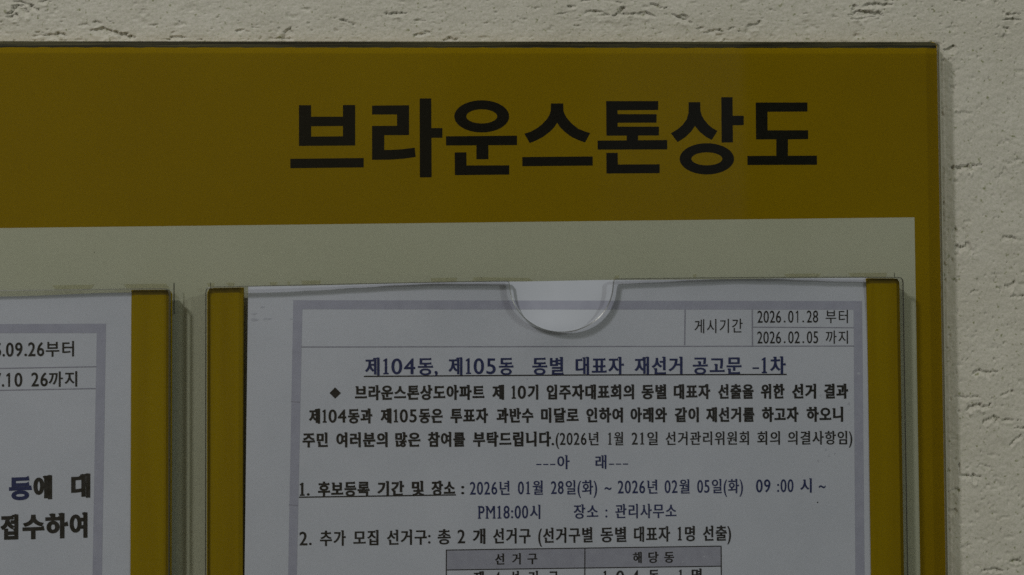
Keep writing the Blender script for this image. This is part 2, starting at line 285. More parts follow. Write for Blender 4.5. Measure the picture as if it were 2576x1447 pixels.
부153,790 153,399 765,399 765,790 682,790 682,666 235,666 235,790|235,599 682,599 682,467 235,467|49,291 49,224 416,224 416,-78 498,-78 498,224 869,224 869,291
분158,798 158,436 760,436 760,798 678,798 678,683 240,683 240,798|240,619 678,619 678,503 240,503|49,349 49,282 424,282 424,107 506,107 506,282 869,282 869,349|153,188 153,-58 778,-58 778,10 235,10 235,188
브50,111 50,42 870,42 870,111|146,762 146,291 771,291 771,762 689,762 689,595 229,595 229,762|229,528 689,528 689,358 229,358
사271,749 271,587 259,487 227,392 176,305 112,234 37,182 88,115 147,154 200,206 246,267 284,338 313,415 342,343 379,276 424,218 475,170 532,133 583,199 510,249 447,317 397,400 365,491 353,587 353,749|662,827 662,-78 745,-78 745,390 893,390 893,461 745,461 745,827
상464,254 362,247 279,226 218,192 179,146 166,89 179,32 218,-14 279,-48 362,-69 464,-76 565,-69 648,-48 709,-14 747,32 760,89 747,146 709,192 648,226 565,247|464,188 538,184 598,171 642,151 670,123 679,89 670,55 642,27 598,7 538,-6 464,-10 390,-6 330,7 285,27 258,55 248,89 258,123 285,151 330,171 390,184|270,780 270,688 260,607 230,533 184,468 122,415 46,377 90,311 150,340 203,379 249,425 285,479 313,540 341,487 377,439 421,397 471,362 528,336 572,401 499,436 438,484 392,543 362,609 352,681 352,780|669,827 669,278 752,278 752,523 885,523 885,593 752,593 752,827
선711,826 711,614 514,614 514,545 711,545 711,150 794,150 794,826|277,772 277,661 266,580 236,504 189,438 126,384 51,345 95,279 155,309 209,349 254,397 291,453 319,515 347,459 383,408 427,364 477,328 534,300 579,365 506,402 445,453 399,514 369,584 359,658 359,772|213,225 213,-58 815,-58 815,10 296,10 296,225
소415,328 415,108 50,108 50,40 870,40 870,108 497,108 497,328|412,766 412,697 393,610 342,531 267,464 178,415 82,386 118,317 201,342 280,381 352,432 412,495 456,568 501,495 561,432 633,381 712,342 795,317 831,386 735,415 645,464 570,531 518,610 499,697 499,766
수416,795 416,744 398,670 349,604 277,548 189,507 92,483 125,416 208,436 287,469 358,512 416,565 460,627 503,565 562,512 632,469 711,436 794,416 827,483 730,507 642,549 569,605 520,671 502,744 502,795|50,318 50,249 416,249 416,-78 498,-78 498,249 867,249 867,318
스50,113 50,44 870,44 870,113|412,764 412,695 393,605 342,524 268,455 179,404 84,373 121,304 203,331 281,372 352,425 412,490 456,564 500,489 560,424 631,371 709,330 791,304 829,373 734,403 644,455 569,524 518,605 499,695 499,764
시707,827 707,-79 790,-79 790,827|288,749 288,587 276,485 241,387 189,300 122,229 45,179 96,110 157,149 212,200 261,263 301,334 331,413 361,339 401,271 449,213 503,164 562,128 612,194 536,242 470,311 418,395 383,489 371,587 371,749
아290,757 215,743 153,701 105,636 74,548 63,442 74,335 105,247 153,182 215,140 290,126 365,140 427,182 475,247 506,335 517,442 506,548 475,636 427,701 365,743|290,683 339,672 380,640 411,590 431,523 438,442 431,360 411,293 380,243 339,211 290,200 241,211 200,243 169,293 149,360 142,442 149,523 169,590 200,640 241,672|662,827 662,-78 745,-78 745,396 893,396 893,466 745,466 745,827
에739,827 739,-78 819,-78 819,827|253,674 293,663 325,633 350,583 365,518 370,437 365,356 350,290 325,240 293,210 253,199 214,210 182,240 158,290 143,356 138,437 143,518 158,583 182,633 214,663|253,751 188,737 135,696 95,631 70,544 61,437 70,330 95,242 135,176 188,135 253,121 315,134 367,171 407,230 434,309 446,407 559,407 559,-32 638,-32 638,808 559,808 559,475 446,475 433,569 406,646 366,703 314,739
여291,683 340,672 380,640 411,590 431,523 438,442 431,360 411,293 380,243 340,211 291,200 243,211 202,243 172,293 152,360 145,442 152,523 172,590 202,640 243,672|503,557 712,557 712,339 506,339 512,371 515,406 516,442 515,483 510,521|712,827 712,625 480,625 453,671 421,708 382,735 339,751 291,757 217,743 155,701 107,636 77,548 66,442 77,335 107,247 155,182 217,140 291,126 341,132 386,151 426,180 459,221 486,271 712,271 712,-79 794,-79 794,827
오458,701 539,693 608,671 661,635 695,588 707,531 695,473 661,426 608,390 539,368 458,360 377,368 309,390 256,426 222,473 210,531 222,588 256,635 309,671 377,693|50,107 50,38 870,38 870,107 499,107 499,295 594,312 673,345 734,394 773,456 787,531 771,611 726,676 656,726 566,757 458,768 351,757 260,726 191,676 146,611 130,531 144,456 182,394 243,345 322,312 417,295 417,107
와320,697 371,690 415,671 449,642 470,602 478,555 470,508 449,469 415,439 371,420 320,413 268,420 224,439 190,469 169,508 161,555 169,602 190,642 224,671 268,690|52,118 225,119 417,128 611,152 605,214 526,205 445,198 362,193 362,346 427,363 481,394 523,437 550,491 559,555 547,626 515,684 464,729 398,758 320,768 241,758 175,729 124,684 92,626 80,555 89,491 116,437 158,394 213,363 279,346 279,190 39,187|662,827 662,-78 744,-78 744,384 888,384 888,454 744,454 744,827
운458,804 352,796 264,772 198,734 156,684 141,622 156,560 198,510 264,472 352,449 458,441 565,449 653,472 719,510 760,560 775,622 760,684 719,734 653,772 565,796|458,737 535,732 598,717 646,693 676,661 687,622 676,583 646,552 598,529 535,514 458,509 382,514 318,529 270,552 240,583 229,622 240,661 270,693 318,717 382,732|49,368 49,300 424,300 424,117 508,117 508,300 869,300 869,368|154,206 154,-58 778,-58 778,11 237,11 237,206
원339,790 265,783 204,762 157,729 127,685 117,632 127,579 157,535 204,503 265,482 339,475 413,482 474,503 521,535 551,579 561,632 551,685 521,729 474,762 413,783|339,728 386,724 426,711 456,691 475,664 482,632 475,600 456,574 426,554 386,541 339,537 291,541 252,554 221,574 202,600 195,632 202,664 221,691 252,711 291,724|56,340 306,344 306,170 389,170 389,349 471,355 554,364 634,375 628,435 429,418 228,410 45,408|523,292 523,232 707,232 707,139 790,139 790,826 707,826 707,292|173,206 173,-58 812,-58 812,10 256,10 256,206
월339,809 264,803 202,785 156,757 126,719 116,673 126,627 156,589 202,561 264,544 339,538 414,544 475,561 522,589 552,627 562,673 552,719 522,757 475,785 414,803|339,752 388,748 428,738 458,722 477,700 484,673 477,647 458,625 428,609 388,599 339,595 290,599 250,609 220,625 201,647 194,673 201,700 220,722 250,738 290,748|57,425 293,427 293,291 375,291 375,431 464,436 553,444 641,455 636,509 436,494 234,487 47,486|527,396 527,342 707,342 707,294 790,294 790,826 707,826 707,396|187,-7 187,-68 820,-68 820,-7 268,-7 268,73 790,73 790,261 184,261 184,202 708,202 708,129 187,129
위345,784 270,775 206,750 157,711 126,660 115,598 126,536 157,485 206,446 270,421 345,412 421,421 485,446 534,485 565,536 576,598 565,660 534,711 485,750 421,775|345,716 395,710 437,695 469,670 490,637 497,598 490,559 469,527 437,502 395,486 345,481 296,486 255,502 223,527 202,559 195,598 202,637 223,670 255,695 296,710|709,826 709,-78 791,-78 791,826|59,266 309,271 309,-50 392,-50 392,276 478,283 564,293 650,307 644,369 439,347 233,338 48,336
은50,351 50,284 867,284 867,351|458,796 350,788 262,765 196,728 154,678 140,616 154,554 196,503 262,466 350,443 458,435 566,443 654,466 720,503 762,554 776,616 762,678 720,728 654,765 566,788|458,729 537,724 602,709 650,686 680,655 691,616 680,577 650,546 602,522 537,508 458,503 379,508 315,522 266,546 236,577 225,616 236,655 266,686 315,709 379,724|155,204 155,-58 776,-58 776,10 238,10 238,204
을458,811 348,804 260,785 194,754 154,710 140,655 154,600 194,556 260,524 348,505 458,498 568,505 656,524 722,556 762,600 776,655 762,710 722,754 656,785 568,804|458,749 539,745 604,733 652,714 681,687 691,655 681,622 652,596 604,577 539,565 458,561 377,565 313,577 265,596 236,622 226,655 236,687 265,714 313,733 377,745|50,437 50,370 867,370 867,437|151,-3 151,-68 789,-68 789,-3 232,-3 232,89 762,89 762,293 149,293 149,230 681,230 681,150 151,150
의343,761 264,751 197,722 145,677 112,619 100,548 112,477 145,419 197,374 264,345 343,335 422,345 489,374 540,419 573,477 585,548 573,619 540,677 489,722 422,751|343,689 395,682 440,664 474,634 496,595 504,548 496,501 474,462 440,432 395,414 343,407 291,414 246,432 212,462 190,501 182,548 190,595 212,634 246,664 291,682|704,827 704,-79 787,-79 787,827|66,119 245,121 445,131 652,159 645,220 441,199 238,190 55,189
이707,827 707,-79 790,-79 790,827|313,757 238,743 174,701 125,636 94,548 83,442 94,335 125,247 174,182 238,140 313,126 388,140 451,182 500,247 531,335 542,442 531,548 500,636 451,701 388,743|313,683 362,672 403,640 435,590 455,523 462,442 455,360 435,293 403,243 362,211 313,200 263,211 222,243 190,293 170,360 163,442 170,523 190,590 222,640 263,672
인708,826 708,166 791,166 791,826|306,763 230,752 165,722 114,675 82,614 70,541 82,468 114,406 165,359 230,329 306,318 382,329 447,359 498,406 530,468 542,541 530,614 498,675 447,722 382,752|306,691 356,684 399,664 432,632 453,590 461,541 453,491 432,450 399,418 356,398 306,391 256,398 213,418 180,450 159,491 151,541 159,590 180,632 213,664 256,684|210,233 210,-58 819,-58 819,10 293,10 293,233
일304,794 228,784 163,757 113,715 81,659 70,593 81,527 113,472 163,429 228,402 304,393 380,402 444,429 494,472 526,527 537,593 526,659 494,715 444,757 380,784|304,725 354,719 396,701 428,673 450,637 457,593 450,549 428,513 396,485 354,467 304,461 254,467 212,485 180,513 158,549 151,593 158,637 180,673 212,701 254,719|708,827 708,364 791,364 791,827|209,1 209,-66 822,-66 822,1 289,1 289,100 791,100 791,319 206,319 206,253 709,253 709,162 209,162
임708,826 708,310 791,310 791,826|207,261 207,-66 791,-66 791,261|710,194 710,2 288,2 288,194|306,779 229,769 164,741 114,696 81,637 70,567 81,497 114,439 164,395 229,366 306,356 383,366 448,395 498,439 531,497 542,567 531,637 498,696 448,741 383,769|306,709 357,702 399,683 432,653 454,614 461,567 454,520 432,482 399,452 357,433 306,426 255,433 213,452 180,482 158,520 151,567 158,614 180,653 213,683 255,702
입708,827 708,341 791,341 791,827|209,296 209,-66 791,-66 791,296 709,296 709,187 290,187 290,296|290,121 709,121 709,2 290,2|306,784 229,774 164,746 114,702 81,644 70,575 81,506 114,449 164,405 229,377 306,367 383,377 448,405 498,449 531,506 542,575 531,644 498,702 448,746 383,774|306,714 357,707 399,689 432,659 454,621 461,575 454,529 432,491 399,461 357,443 306,436 255,443 213,461 180,491 158,529 151,575 158,621 180,659 213,689 255,707
자67,734 67,665 273,665 273,551 261,458 227,366 175,282 110,212 35,162 84,96 143,134 197,186 245,248 285,319 315,395 345,325 383,260 429,202 482,154 540,118 587,184 513,233 449,299 399,378 367,464 355,551 355,665 555,665 555,734|662,827 662,-78 745,-78 745,392 893,392 893,462 745,462 745,827
장464,257 362,250 279,229 218,195 179,149 166,91 179,33 218,-13 279,-47 362,-69 464,-76 565,-69 648,-47 709,-13 747,33 760,91 747,149 709,195 648,229 565,250|464,191 538,187 598,174 642,153 670,126 679,91 670,56 642,28 598,7 538,-6 464,-10 390,-6 330,7 285,28 258,56 248,91 258,126 285,153 330,174 390,187|71,760 71,692 273,692 273,656 262,581 232,511 185,449 122,399 46,363 88,297 150,325 204,362 250,408 288,460 316,519 344,468 380,422 425,382 476,349 535,324 574,389 501,422 440,468 395,524 366,588 356,657 356,692 555,692 555,760|669,827 669,282 752,282 752,528 885,528 885,597 752,597 752,827
재544,808 544,-32 623,-32 623,392 741,392 741,-78 821,-78 821,827 741,827 741,462 623,462 623,808|62,720 62,652 237,652 237,582 229,476 205,379 166,295 110,225 40,172 92,108 145,147 190,194 227,251 257,315 279,386 302,323 331,266 368,216 411,174 462,140 511,204 442,253 387,318 348,397 325,486 317,582 317,652 481,652 481,720
접215,292 215,-66 793,-66 793,292 711,292 711,181 297,181 297,292|297,115 711,115 711,2 297,2|711,827 711,608 532,608 532,539 711,539 711,335 793,335 793,827|79,773 79,705 280,705 280,682 269,607 239,536 191,474 128,423 53,386 96,320 157,349 211,387 257,433 295,486 323,546 351,493 387,444 432,402 483,368 541,341 583,406 510,441 449,490 403,548 374,613 364,682 364,705 562,705 562,773
제738,827 738,-78 817,-78 817,827|557,806 557,502 408,502 408,434 557,434 557,-31 635,-31 635,806|64,721 64,653 235,653 235,571 227,473 202,379 162,293 107,221 39,165 90,103 141,142 185,192 223,251 253,317 276,388 299,322 328,261 364,207 407,161 457,124 507,186 439,239 386,307 347,388 323,478 315,571 315,653 477,653 477,721
주127,770 127,704 412,704 412,699 395,630 347,568 277,516 192,477 98,454 130,388 213,408 290,440 360,482 417,534 458,595 500,534 557,482 627,440 705,408 788,388 819,454 725,477 640,516 570,568 522,630 505,699 505,704 789,704 789,770|50,312 50,244 416,244 416,-77 498,-77 498,244 867,244 867,312
지707,827 707,-78 790,-78 790,827|79,734 79,665 289,665 289,551 277,457 242,365 190,281 125,211 50,162 98,96 158,134 213,185 262,247 302,317 332,394 363,322 403,257 452,201 507,154 568,118 614,184 538,230 472,294 420,372 385,460 373,551 373,665 584,665 584,734
집708,827 708,337 791,337 791,827|209,293 209,-66 791,-66 791,293 709,293 709,185 290,185 290,293|290,119 709,119 709,2 290,2|84,767 84,700 291,700 291,679 280,607 249,540 201,482 137,435 61,401 103,335 165,362 220,398 267,442 305,492 334,549 363,496 402,449 449,408 503,375 563,351 604,416 529,448 466,493 417,548 386,611 375,679 375,700 579,700 579,767
차269,810 269,670 66,670 66,603 270,603 270,534 259,442 228,354 179,275 116,209 41,161 88,97 147,133 200,181 246,238 284,303 312,375 339,308 375,247 419,193 469,149 525,114 572,177 499,225 438,289 391,364 362,447 351,534 351,603 552,603 552,670 352,670 352,810|662,827 662,-78 745,-78 745,386 893,386 893,456 745,456 745,827
참184,249 184,-66 752,-66 752,249|670,183 670,2 265,2 265,183|276,831 276,721 75,721 75,654 276,654 276,639 265,570 235,506 187,451 125,406 50,374 90,309 151,334 205,368 252,409 290,457 318,511 346,462 383,418 428,380 481,349 540,326 579,391 505,422 444,464 397,516 368,575 358,639 358,654 558,654 558,721 359,721 359,831|669,827 669,292 752,292 752,529 885,529 885,598 752,598 752,827
총458,224 351,218 265,199 201,169 162,127 148,74 162,21 201,-21 265,-51 351,-70 458,-76 565,-70 651,-51 714,-21 754,21 767,74 754,127 714,169 651,199 565,218|458,161 536,157 599,147 645,129 674,105 684,74 674,43 645,19 599,1 536,-9 458,-13 380,-9 317,1 270,19 242,43 232,74 242,105 270,129 317,147 380,157|417,470 417,359 50,359 50,291 867,291 867,359 499,359 499,470|134,739 134,672 413,672 393,617 347,570 279,533 194,506 97,490 123,426 210,440 289,462 359,494 416,535 458,584 500,535 557,494 627,462 707,440 794,426 819,490 722,506 637,533 569,570 523,617 503,672 784,672 784,739 499,739 499,829 417,829 417,739
추50,280 50,211 417,211 417,-79 499,-79 499,211 867,211 867,280|417,827 417,715 129,715 129,648 417,648 400,583 353,524 283,474 196,437 101,415 131,349 213,367 290,396 359,435 416,482 459,537 501,482 558,435 626,396 703,367 785,349 815,415 720,437 634,475 564,524 517,583 500,648 788,648 788,715 499,715 499,827
출151,-4 151,-68 789,-68 789,-4 232,-4 232,81 762,81 762,279 499,279 499,362 866,362 866,425 51,425 51,362 417,362 417,279 149,279 149,217 681,217 681,140 151,140|134,748 134,684 411,684 388,635 341,594 273,563 190,541 94,529 118,466 206,477 288,497 358,526 416,564 458,610 500,564 558,526 629,497 710,477 798,466 823,529 727,541 643,563 575,594 528,635 505,684 784,684 784,748 499,748 499,832 417,832 417,748
탁164,234 164,166 669,166 669,-78 752,-78 752,234|91,765 91,327 160,327 322,329 452,336 572,353 563,420 449,404 326,396 174,394 174,516 488,516 488,582 174,582 174,697 504,697 504,765|669,827 669,279 752,279 752,517 885,517 885,587 752,587 752,827
터525,486 525,418 712,418 712,-79 794,-79 794,827 712,827 712,486|92,744 92,138 160,138 315,140 446,149 573,166 564,234 445,217 320,209 174,207 174,423 470,423 470,490 174,490 174,676 510,676 510,744
톤157,793 157,410 416,410 416,315 49,315 49,247 867,247 867,315 499,315 499,410 771,410 771,475 240,475 240,571 742,571 742,635 240,635 240,728 766,728 766,793|155,185 155,-58 781,-58 781,10 237,10 237,185
투49,280 49,211 417,211 417,-78 499,-78 499,211 869,211 869,280|159,785 159,372 777,372 777,439 240,439 240,548 746,548 746,614 240,614 240,718 767,718 767,785
트50,108 50,39 870,39 870,108|155,749 155,272 776,272 776,339 239,339 239,481 747,481 747,548 239,548 239,681 767,681 767,749
파49,146 223,148 417,157 611,180 606,241 467,228 467,662 565,662 565,730 61,730 61,662 158,662 158,217 39,216|239,662 387,662 387,223 239,218|662,827 662,-78 745,-78 745,396 893,396 893,465 745,465 745,827
표124,382 124,314 277,314 277,100 50,100 50,32 870,32 870,100 638,100 638,314 791,314 791,382 652,382 652,675 793,675 793,743 122,743 122,675 262,675 262,382|360,100 360,314 555,314 555,100|345,675 570,675 570,382 345,382
하316,540 244,530 183,502 136,458 106,400 95,332 106,263 136,206 183,162 244,134 316,124 388,134 448,162 495,206 525,263 536,332 525,400 495,458 448,502 388,530|316,471 362,464 401,445 431,416 450,378 457,332 450,286 431,248 401,218 362,200 316,193 270,200 231,218 200,248 181,286 174,332 181,378 200,416 231,445 270,464|663,827 663,-78 745,-78 745,386 893,386 893,455 745,455 745,827|273,816 273,682 45,682 45,614 578,614 578,682 356,682 356,816
한319,600 247,592 187,570 141,535 112,488 102,431 112,374 141,328 187,293 247,271 319,263 391,271 450,293 496,328 525,374 535,431 525,488 496,535 450,570 391,592|319,535 365,530 403,517 431,495 450,466 456,431 450,396 431,368 403,346 365,333 319,328 273,333 235,346 207,368 188,396 182,431 188,466 207,495 235,517 273,530|669,826 669,148 752,148 752,460 885,460 885,529 752,529 752,826|278,826 278,716 52,716 52,649 586,649 586,716 361,716 361,826|189,202 189,-58 792,-58 792,10 271,10 271,202
항468,237 367,230 285,210 224,178 186,134 173,80 186,26 224,-17 285,-49 367,-69 468,-76 568,-69 650,-49 711,-17 749,26 762,80 749,134 711,178 650,210 568,230|468,172 541,168 600,157 643,138 671,112 680,80 671,48 643,23 600,4 541,-8 468,-12 395,-8 336,4 292,23 264,48 255,80 264,112 292,138 336,157 395,168|319,613 247,606 186,585 141,551 112,507 102,453 112,399 141,355 186,322 247,301 319,294 391,301 451,322 496,355 525,399 535,453 525,507 496,551 451,585 391,606|319,550 365,546 403,533 431,513 450,486 456,453 450,420 431,394 403,374 365,361 319,357 273,361 235,374 207,394 188,420 182,453 188,486 207,513 235,533 273,546|669,827 669,244 752,244 752,506 885,506 885,576 752,576 752,827|278,834 278,725 52,725 52,659 586,659 586,725 361,725 361,834
해273,544 210,534 156,506 115,463 88,406 79,338 88,270 115,212 156,169 210,141 273,131 337,141 390,169 431,212 458,270 467,338 458,406 431,463 390,506 337,534|273,474 312,467 345,449 371,420 387,382 393,338 387,293 371,256 345,227 312,208 273,202 234,208 201,227 175,256 159,293 153,338 159,382 175,420 201,449 234,467|232,800 232,672 48,672 48,604 497,604 497,672 314,672 314,800|542,806 542,-34 620,-34 620,378 736,378 736,-78 815,-78 815,827 736,827 736,446 620,446 620,806
화326,533 371,528 408,515 436,493 454,465 460,430 454,396 436,367 408,346 371,333 326,328 281,333 243,346 215,367 197,396 191,430 197,465 215,493 243,515 281,528|326,598 255,590 196,568 151,533 123,486 113,430 121,380 143,338 179,304 226,280 284,266 284,167 39,164 52,94 225,96 418,106 616,131 610,192 531,182 450,175 367,170 367,266 424,279 472,303 508,337 531,380 539,430 529,486 500,533 455,568 397,590|664,827 664,-78 747,-78 747,373 888,373 888,443 747,443 747,827|284,825 284,717 55,717 55,650 595,650 595,717 367,717 367,825
회704,827 704,-78 787,-78 787,827|348,533 394,528 433,515 462,493 481,465 487,430 481,396 462,367 433,346 394,333 348,328 303,333 264,346 235,367 217,396 210,430 217,465 235,493 264,515 303,528|348,598 276,590 216,568 171,533 142,486 132,430 140,380 163,337 200,303 249,279 308,265 308,168 55,164 67,94 248,96 448,106 652,130 646,192 563,183 477,176 391,171 391,266 450,280 498,304 535,338 558,380 566,430 556,486 527,533 481,568 421,590|308,826 308,716 74,716 74,649 623,649 623,716 391,716 391,826
후458,604 357,598 275,579 214,548 177,506 164,453 177,401 214,359 275,328 357,309 458,303 559,309 641,328 702,359 739,401 752,453 739,506 702,548 641,579 559,598|458,541 530,537 588,526 631,508 657,484 666,453 657,423 631,399 588,381 530,370 458,366 386,370 328,381 285,399 259,423 250,453 259,484 285,508 328,526 386,537|417,832 417,724 93,724 93,656 820,656 820,724 499,724 499,832|50,240 50,172 417,172 417,-79 499,-79 499,172 870,172 870,240
"""

# ------------------------------------------------------------------ rough painted wall
rng = np.random.default_rng(7)
def vnoise(u, v, cell, seed):
    """Smooth value noise on a lattice of the given cell size (mm)."""
    g = np.random.default_rng(seed).random((256, 256))
    a, b = u / cell, v / cell
    i, j = np.floor(a).astype(int), np.floor(b).astype(int)
    fa, fb = a - i, b - j
    fa, fb = fa * fa * (3 - 2 * fa), fb * fb * (3 - 2 * fb)
    i0, i1, j0, j1 = i % 256, (i + 1) % 256, j % 256, (j + 1) % 256
    return (g[i0, j0] * (1 - fa) + g[i1, j0] * fa) * (1 - fb) + (g[i0, j1] * (1 - fa) + g[i1, j1] * fa) * fb - 0.5

# torn trowel marks: photo x, y, length, height (photo units), angle (deg), depth (mm)
GOUGES = [
 (45, 26, 62, 28, 5, .8), (87, 22, 30, 14, -10, .7), (30, 40, 40, 14, 10, .6), (60, 8, 50, 10, -10, .5), (110, 6, 40, 8, 0, .4),
 (243, 59, 30, 12, 0, .5), (257, 80, 52, 22, -5, .6), (306, 90, 66, 18, -12, .8), (137, 87, 70, 16, -5, .6), (94, 90, 34, 12, 0, .5),
 (210, 62, 26, 7, 0, .3), (445, 97, 56, 12, 0, .6), (502, 100, 20, 6, 0, .4), (456, 54, 8, 13, 0, .5), (608, 74, 18, 12, 20, .5),
 (725, 84, 26, 34, 15, .6), (700, 97, 44, 8, 0, .4), (640, 70, 20, 5, 0, .3), (862, 52, 12, 6, 0, .4), (780, 60, 10, 6, 0, .3),
 (993, 36, 50, 11, 3, .7), (875, 57, 44, 6, -22, .5), (1059, 88, 36, 18, 12, .6), (1130, 98, 46, 14, 3, .6), (1055, 55, 18, 12, 0, .5),
 (1412, 35, 34, 8, 6, .5), (1441, 15, 18, 9, 10, .6), (1502, 32, 68, 12, -6, .6), (1558, 30, 40, 22, 25, .8), (1605, 36, 92, 14, -3, .7),
 (1657, 19, 40, 24, -5, .8), (1709, 44, 36, 12, -20, .6), (1452, 62, 10, 12, 0, .4), (1475, 3, 20, 8, 0, .5), (1560, 6, 26, 7, -10, .4),
 (1723, 49, 44, 16, -25, .6), (1798, 84, 46, 18, -5, .7), (1760, 72, 22, 8, 0, .5), (1892, 65, 84, 20, 28, .7), (1840, 72, 24, 8, 30, .4),
 (2180, 34, 88, 22, 0, .8), (2205, 12, 80, 14, 5, .8), (2170, 46, 60, 8, 5, .5), (2150, 20, 18, 28, 0, .6), (2240, 2, 30, 8, 0, .5),
 (2552, 36, 40, 9, 0, .8), (2545, 50, 40, 12, 5, .6), (2535, 72, 22, 10, 0, .5), (2418, 2, 26, 8, 0, .5),
 (2389, 123, 36, 26, 10, .8), (2382, 152, 22, 7, 10, .5), (2432, 286, 50, 16, 0, .3), (2395, 228, 16, 24, 20, .4),
 (2434, 420, 90, 16, 4, .8), (2412, 424, 40, 7, -8, .5), (2519, 440, 40, 50, 40, .25), (2425, 618, 44, 30, 15, .7), (2402, 590, 12, 30, 5, .35),
 (2540, 600, 24, 14, -5, .7), (2561, 400, 16, 12, 0, .4), (2540, 718, 30, 18, 10, .6), (2445, 735, 30, 8, 8, .5), (2475, 790, 12, 6, 0, .4),
 (2520, 500, 14, 8, 0, .3), (2502, 690, 16, 8, 0, .3), (2556, 745, 30, 10, 0, .5), (2424, 905, 30, 10, 5, .5),
 (2475, 938, 66, 14, 4, .6), (2535, 988, 44, 10, 22, .6), (2436, 1000, 64, 7, 0, .6), (2461, 1024, 76, 13, 10, .8), (2498, 1052, 44, 26, 20, .7),
 (2540, 1060, 62, 10, -6, .6), (2567, 1078, 30, 10, 0, .6), (2556, 1106, 34, 9, 40, .6), (2418, 1180, 9, 24, 10, .6), (2443, 1197, 62, 16, -6, .7),
 (2405, 1235, 26, 24, 5, .4), (2398, 1285, 20, 12, 0, .4), (2490, 1175, 40, 7, -10, .4), (2556, 1412, 36, 11, 8, .7), (2507, 1435, 70, 9, 2, .7),
 (2480, 1360, 14, 6, 0, .3), (2530, 1300, 16, 7, 0, .3), (2550, 1230, 20, 8, 20, .35), (2460, 1290, 10, 8, 0, .4), (2465, 1425, 24, 6, 0, .4)]
xs = np.concatenate([np.linspace(-.8, -.2, 60)[:-1], np.arange(-.2, .136, .00042), np.arange(.136, .21, .00024), np.linspace(.21, .8, 60)])
zt = P(1288, 135, 0).z
zs = np.concatenate([np.linspace(-.6, -.11, 50)[:-1], np.arange(-.11, zt, .0004), np.arange(zt, .125, .00023), np.linspace(.125, .6, 50)])
GX, GZ = np.meshgrid(xs, zs, indexing='ij')
u, v = GX * 1000 + 2000, GZ * 1000 + 2000
H = 0.30 * vnoise(u, v, 23, 1) + 0.16 * vnoise(u, v * 1.6, 7, 2) + 0.10 * vnoise(u, v * 1.3, 2.6, 3)
H += 0.15 * vnoise(u, v * 1.2, 1.15, 4) + 0.09 * vnoise(u, v, .55, 5)
pk = vnoise(u, v, 1.25, 12) + .5 * vnoise(u, v, .7, 13)
H -= .45 * np.clip((pk - .40) * 5, 0, 1)                                    # pinholes
sk = vnoise(u, v * 2.2, 5.5, 14) + .35 * vnoise(u, v * 1.5, 1.7, 15)
H -= .35 * np.clip((sk - .38) * 6, 0, 1)                                     # small skips of the trowel
for k, (gx, gy, gl, gh, ga, gd) in enumerate(GOUGES):
    c = P(gx, gy, 0); L, W = gl * .1342, gh * .1342
    ca, sa = math.cos(R(ga)), math.sin(R(ga))
    m = np.where(np.abs(xs - c.x) * 1000 < L)[0]; n = np.where(np.abs(zs - c.z) * 1000 < L * .6 + W * 2)[0]
    if len(m) == 0 or len(n) == 0: continue
    ii = np.ix_(m, n)
    dx, dz = (GX[ii] - c.x) * 1000, (GZ[ii] - c.z) * 1000
    s, t = dx * ca + dz * sa, -dx * sa + dz * ca
    uu, vv = u[ii], v[ii]
    s = s + 2.4 * vnoise(uu, vv, 1.5, 40 + k)
    wob = .55 * W * vnoise(s + 500 + 31 * k, s * 0, 2.3, 80 + k)                # the tear wanders along its length
    env = np.sqrt(np.clip(1 - (2 * s / L) ** 2, 0, 1)) * np.clip(.75 + 1.1 * vnoise(s + 300 + 17 * k, s * 0, 1.3, 600 + k), .1, 1.2)
    top = W * .5 * env + wob + .45 * min(1, W) * vnoise(uu, vv, .7, 160 + k) * (env > 0)
    bot = -W * 1.05 * env + wob + .7 * min(1, W) * vnoise(uu, vv, 1.2, 200 + k)
    span = np.maximum(top - bot, .05)
    f = np.clip((t - bot) / span, 0, 1)
    brk = np.clip((vnoise(uu, vv, 1.7, 410 + k) + .40) * 6, 0, 1)
    prof = brk * f * (t < top) * (env > .08) * (1 + .5 * vnoise(uu, vv, .6, 240 + k))
    H[ii] -= min(gd * 1.4, .6 * W + .2) * prof
    lip = np.exp(-((t - bot) / (.30 * W + .14)) ** 2) * env
    H[ii] += .62 * min(gd, .5 * W + .1) * lip * np.clip(.6 + 1.8 * vnoise(uu, vv, 1.0, 500 + k), 0, 1.3)
fine = ((GX > -.21) & (GX < .22) & (GZ > -.12) & (GZ < .13))
H = np.where(fine, H, .30 * vnoise(u, v, 23, 1))
H = np.clip(H - .15, -2.0, .75)
nx, nz = GX.shape
co = np.stack([GX, -H * MM, GZ], -1).reshape(-1, 3).astype(np.float32)
idx = np.arange(nx * nz).reshape(nx, nz)
quads = np.stack([idx[:-1, :-1], idx[1:, :-1], idx[1:, 1:], idx[:-1, 1:]], -1).reshape(-1, 4).astype(np.int32)
me = bpy.data.meshes.new("wall")
me.vertices.add(len(co)); me.vertices.foreach_set("co", co.ravel())
me.loops.add(quads.size); me.loops.foreach_set("vertex_index", quads.ravel())
me.polygons.add(len(quads)); me.polygons.foreach_set("loop_start", np.arange(0, quads.size, 4, dtype=np.int32))
me.polygons.foreach_set("loop_total", np.full(len(quads), 4, dtype=np.int32))
me.polygons.foreach_set("use_smooth", np.ones(len(quads), dtype=bool))
me.update(calc_edges=True); me.validate()
M_WALL, nn, ll, b = mat("painted_plaster")
n1 = noise(nn, ll, 45, 5, 0.6); r1 = ramp(nn, ll, n1.outputs["Fac"], [(0.35, (0.470, 0.452, 0.420)), (0.65, (0.518, 0.500, 0.474))])
n2 = noise(nn, ll, 620, 2, 0.5); r2 = ramp(nn, ll, n2.outputs["Fac"], [(0.27, (0.50, 0.53, 0.38)), (0.37, (1, 1, 1))])   # grey green specks of dirt
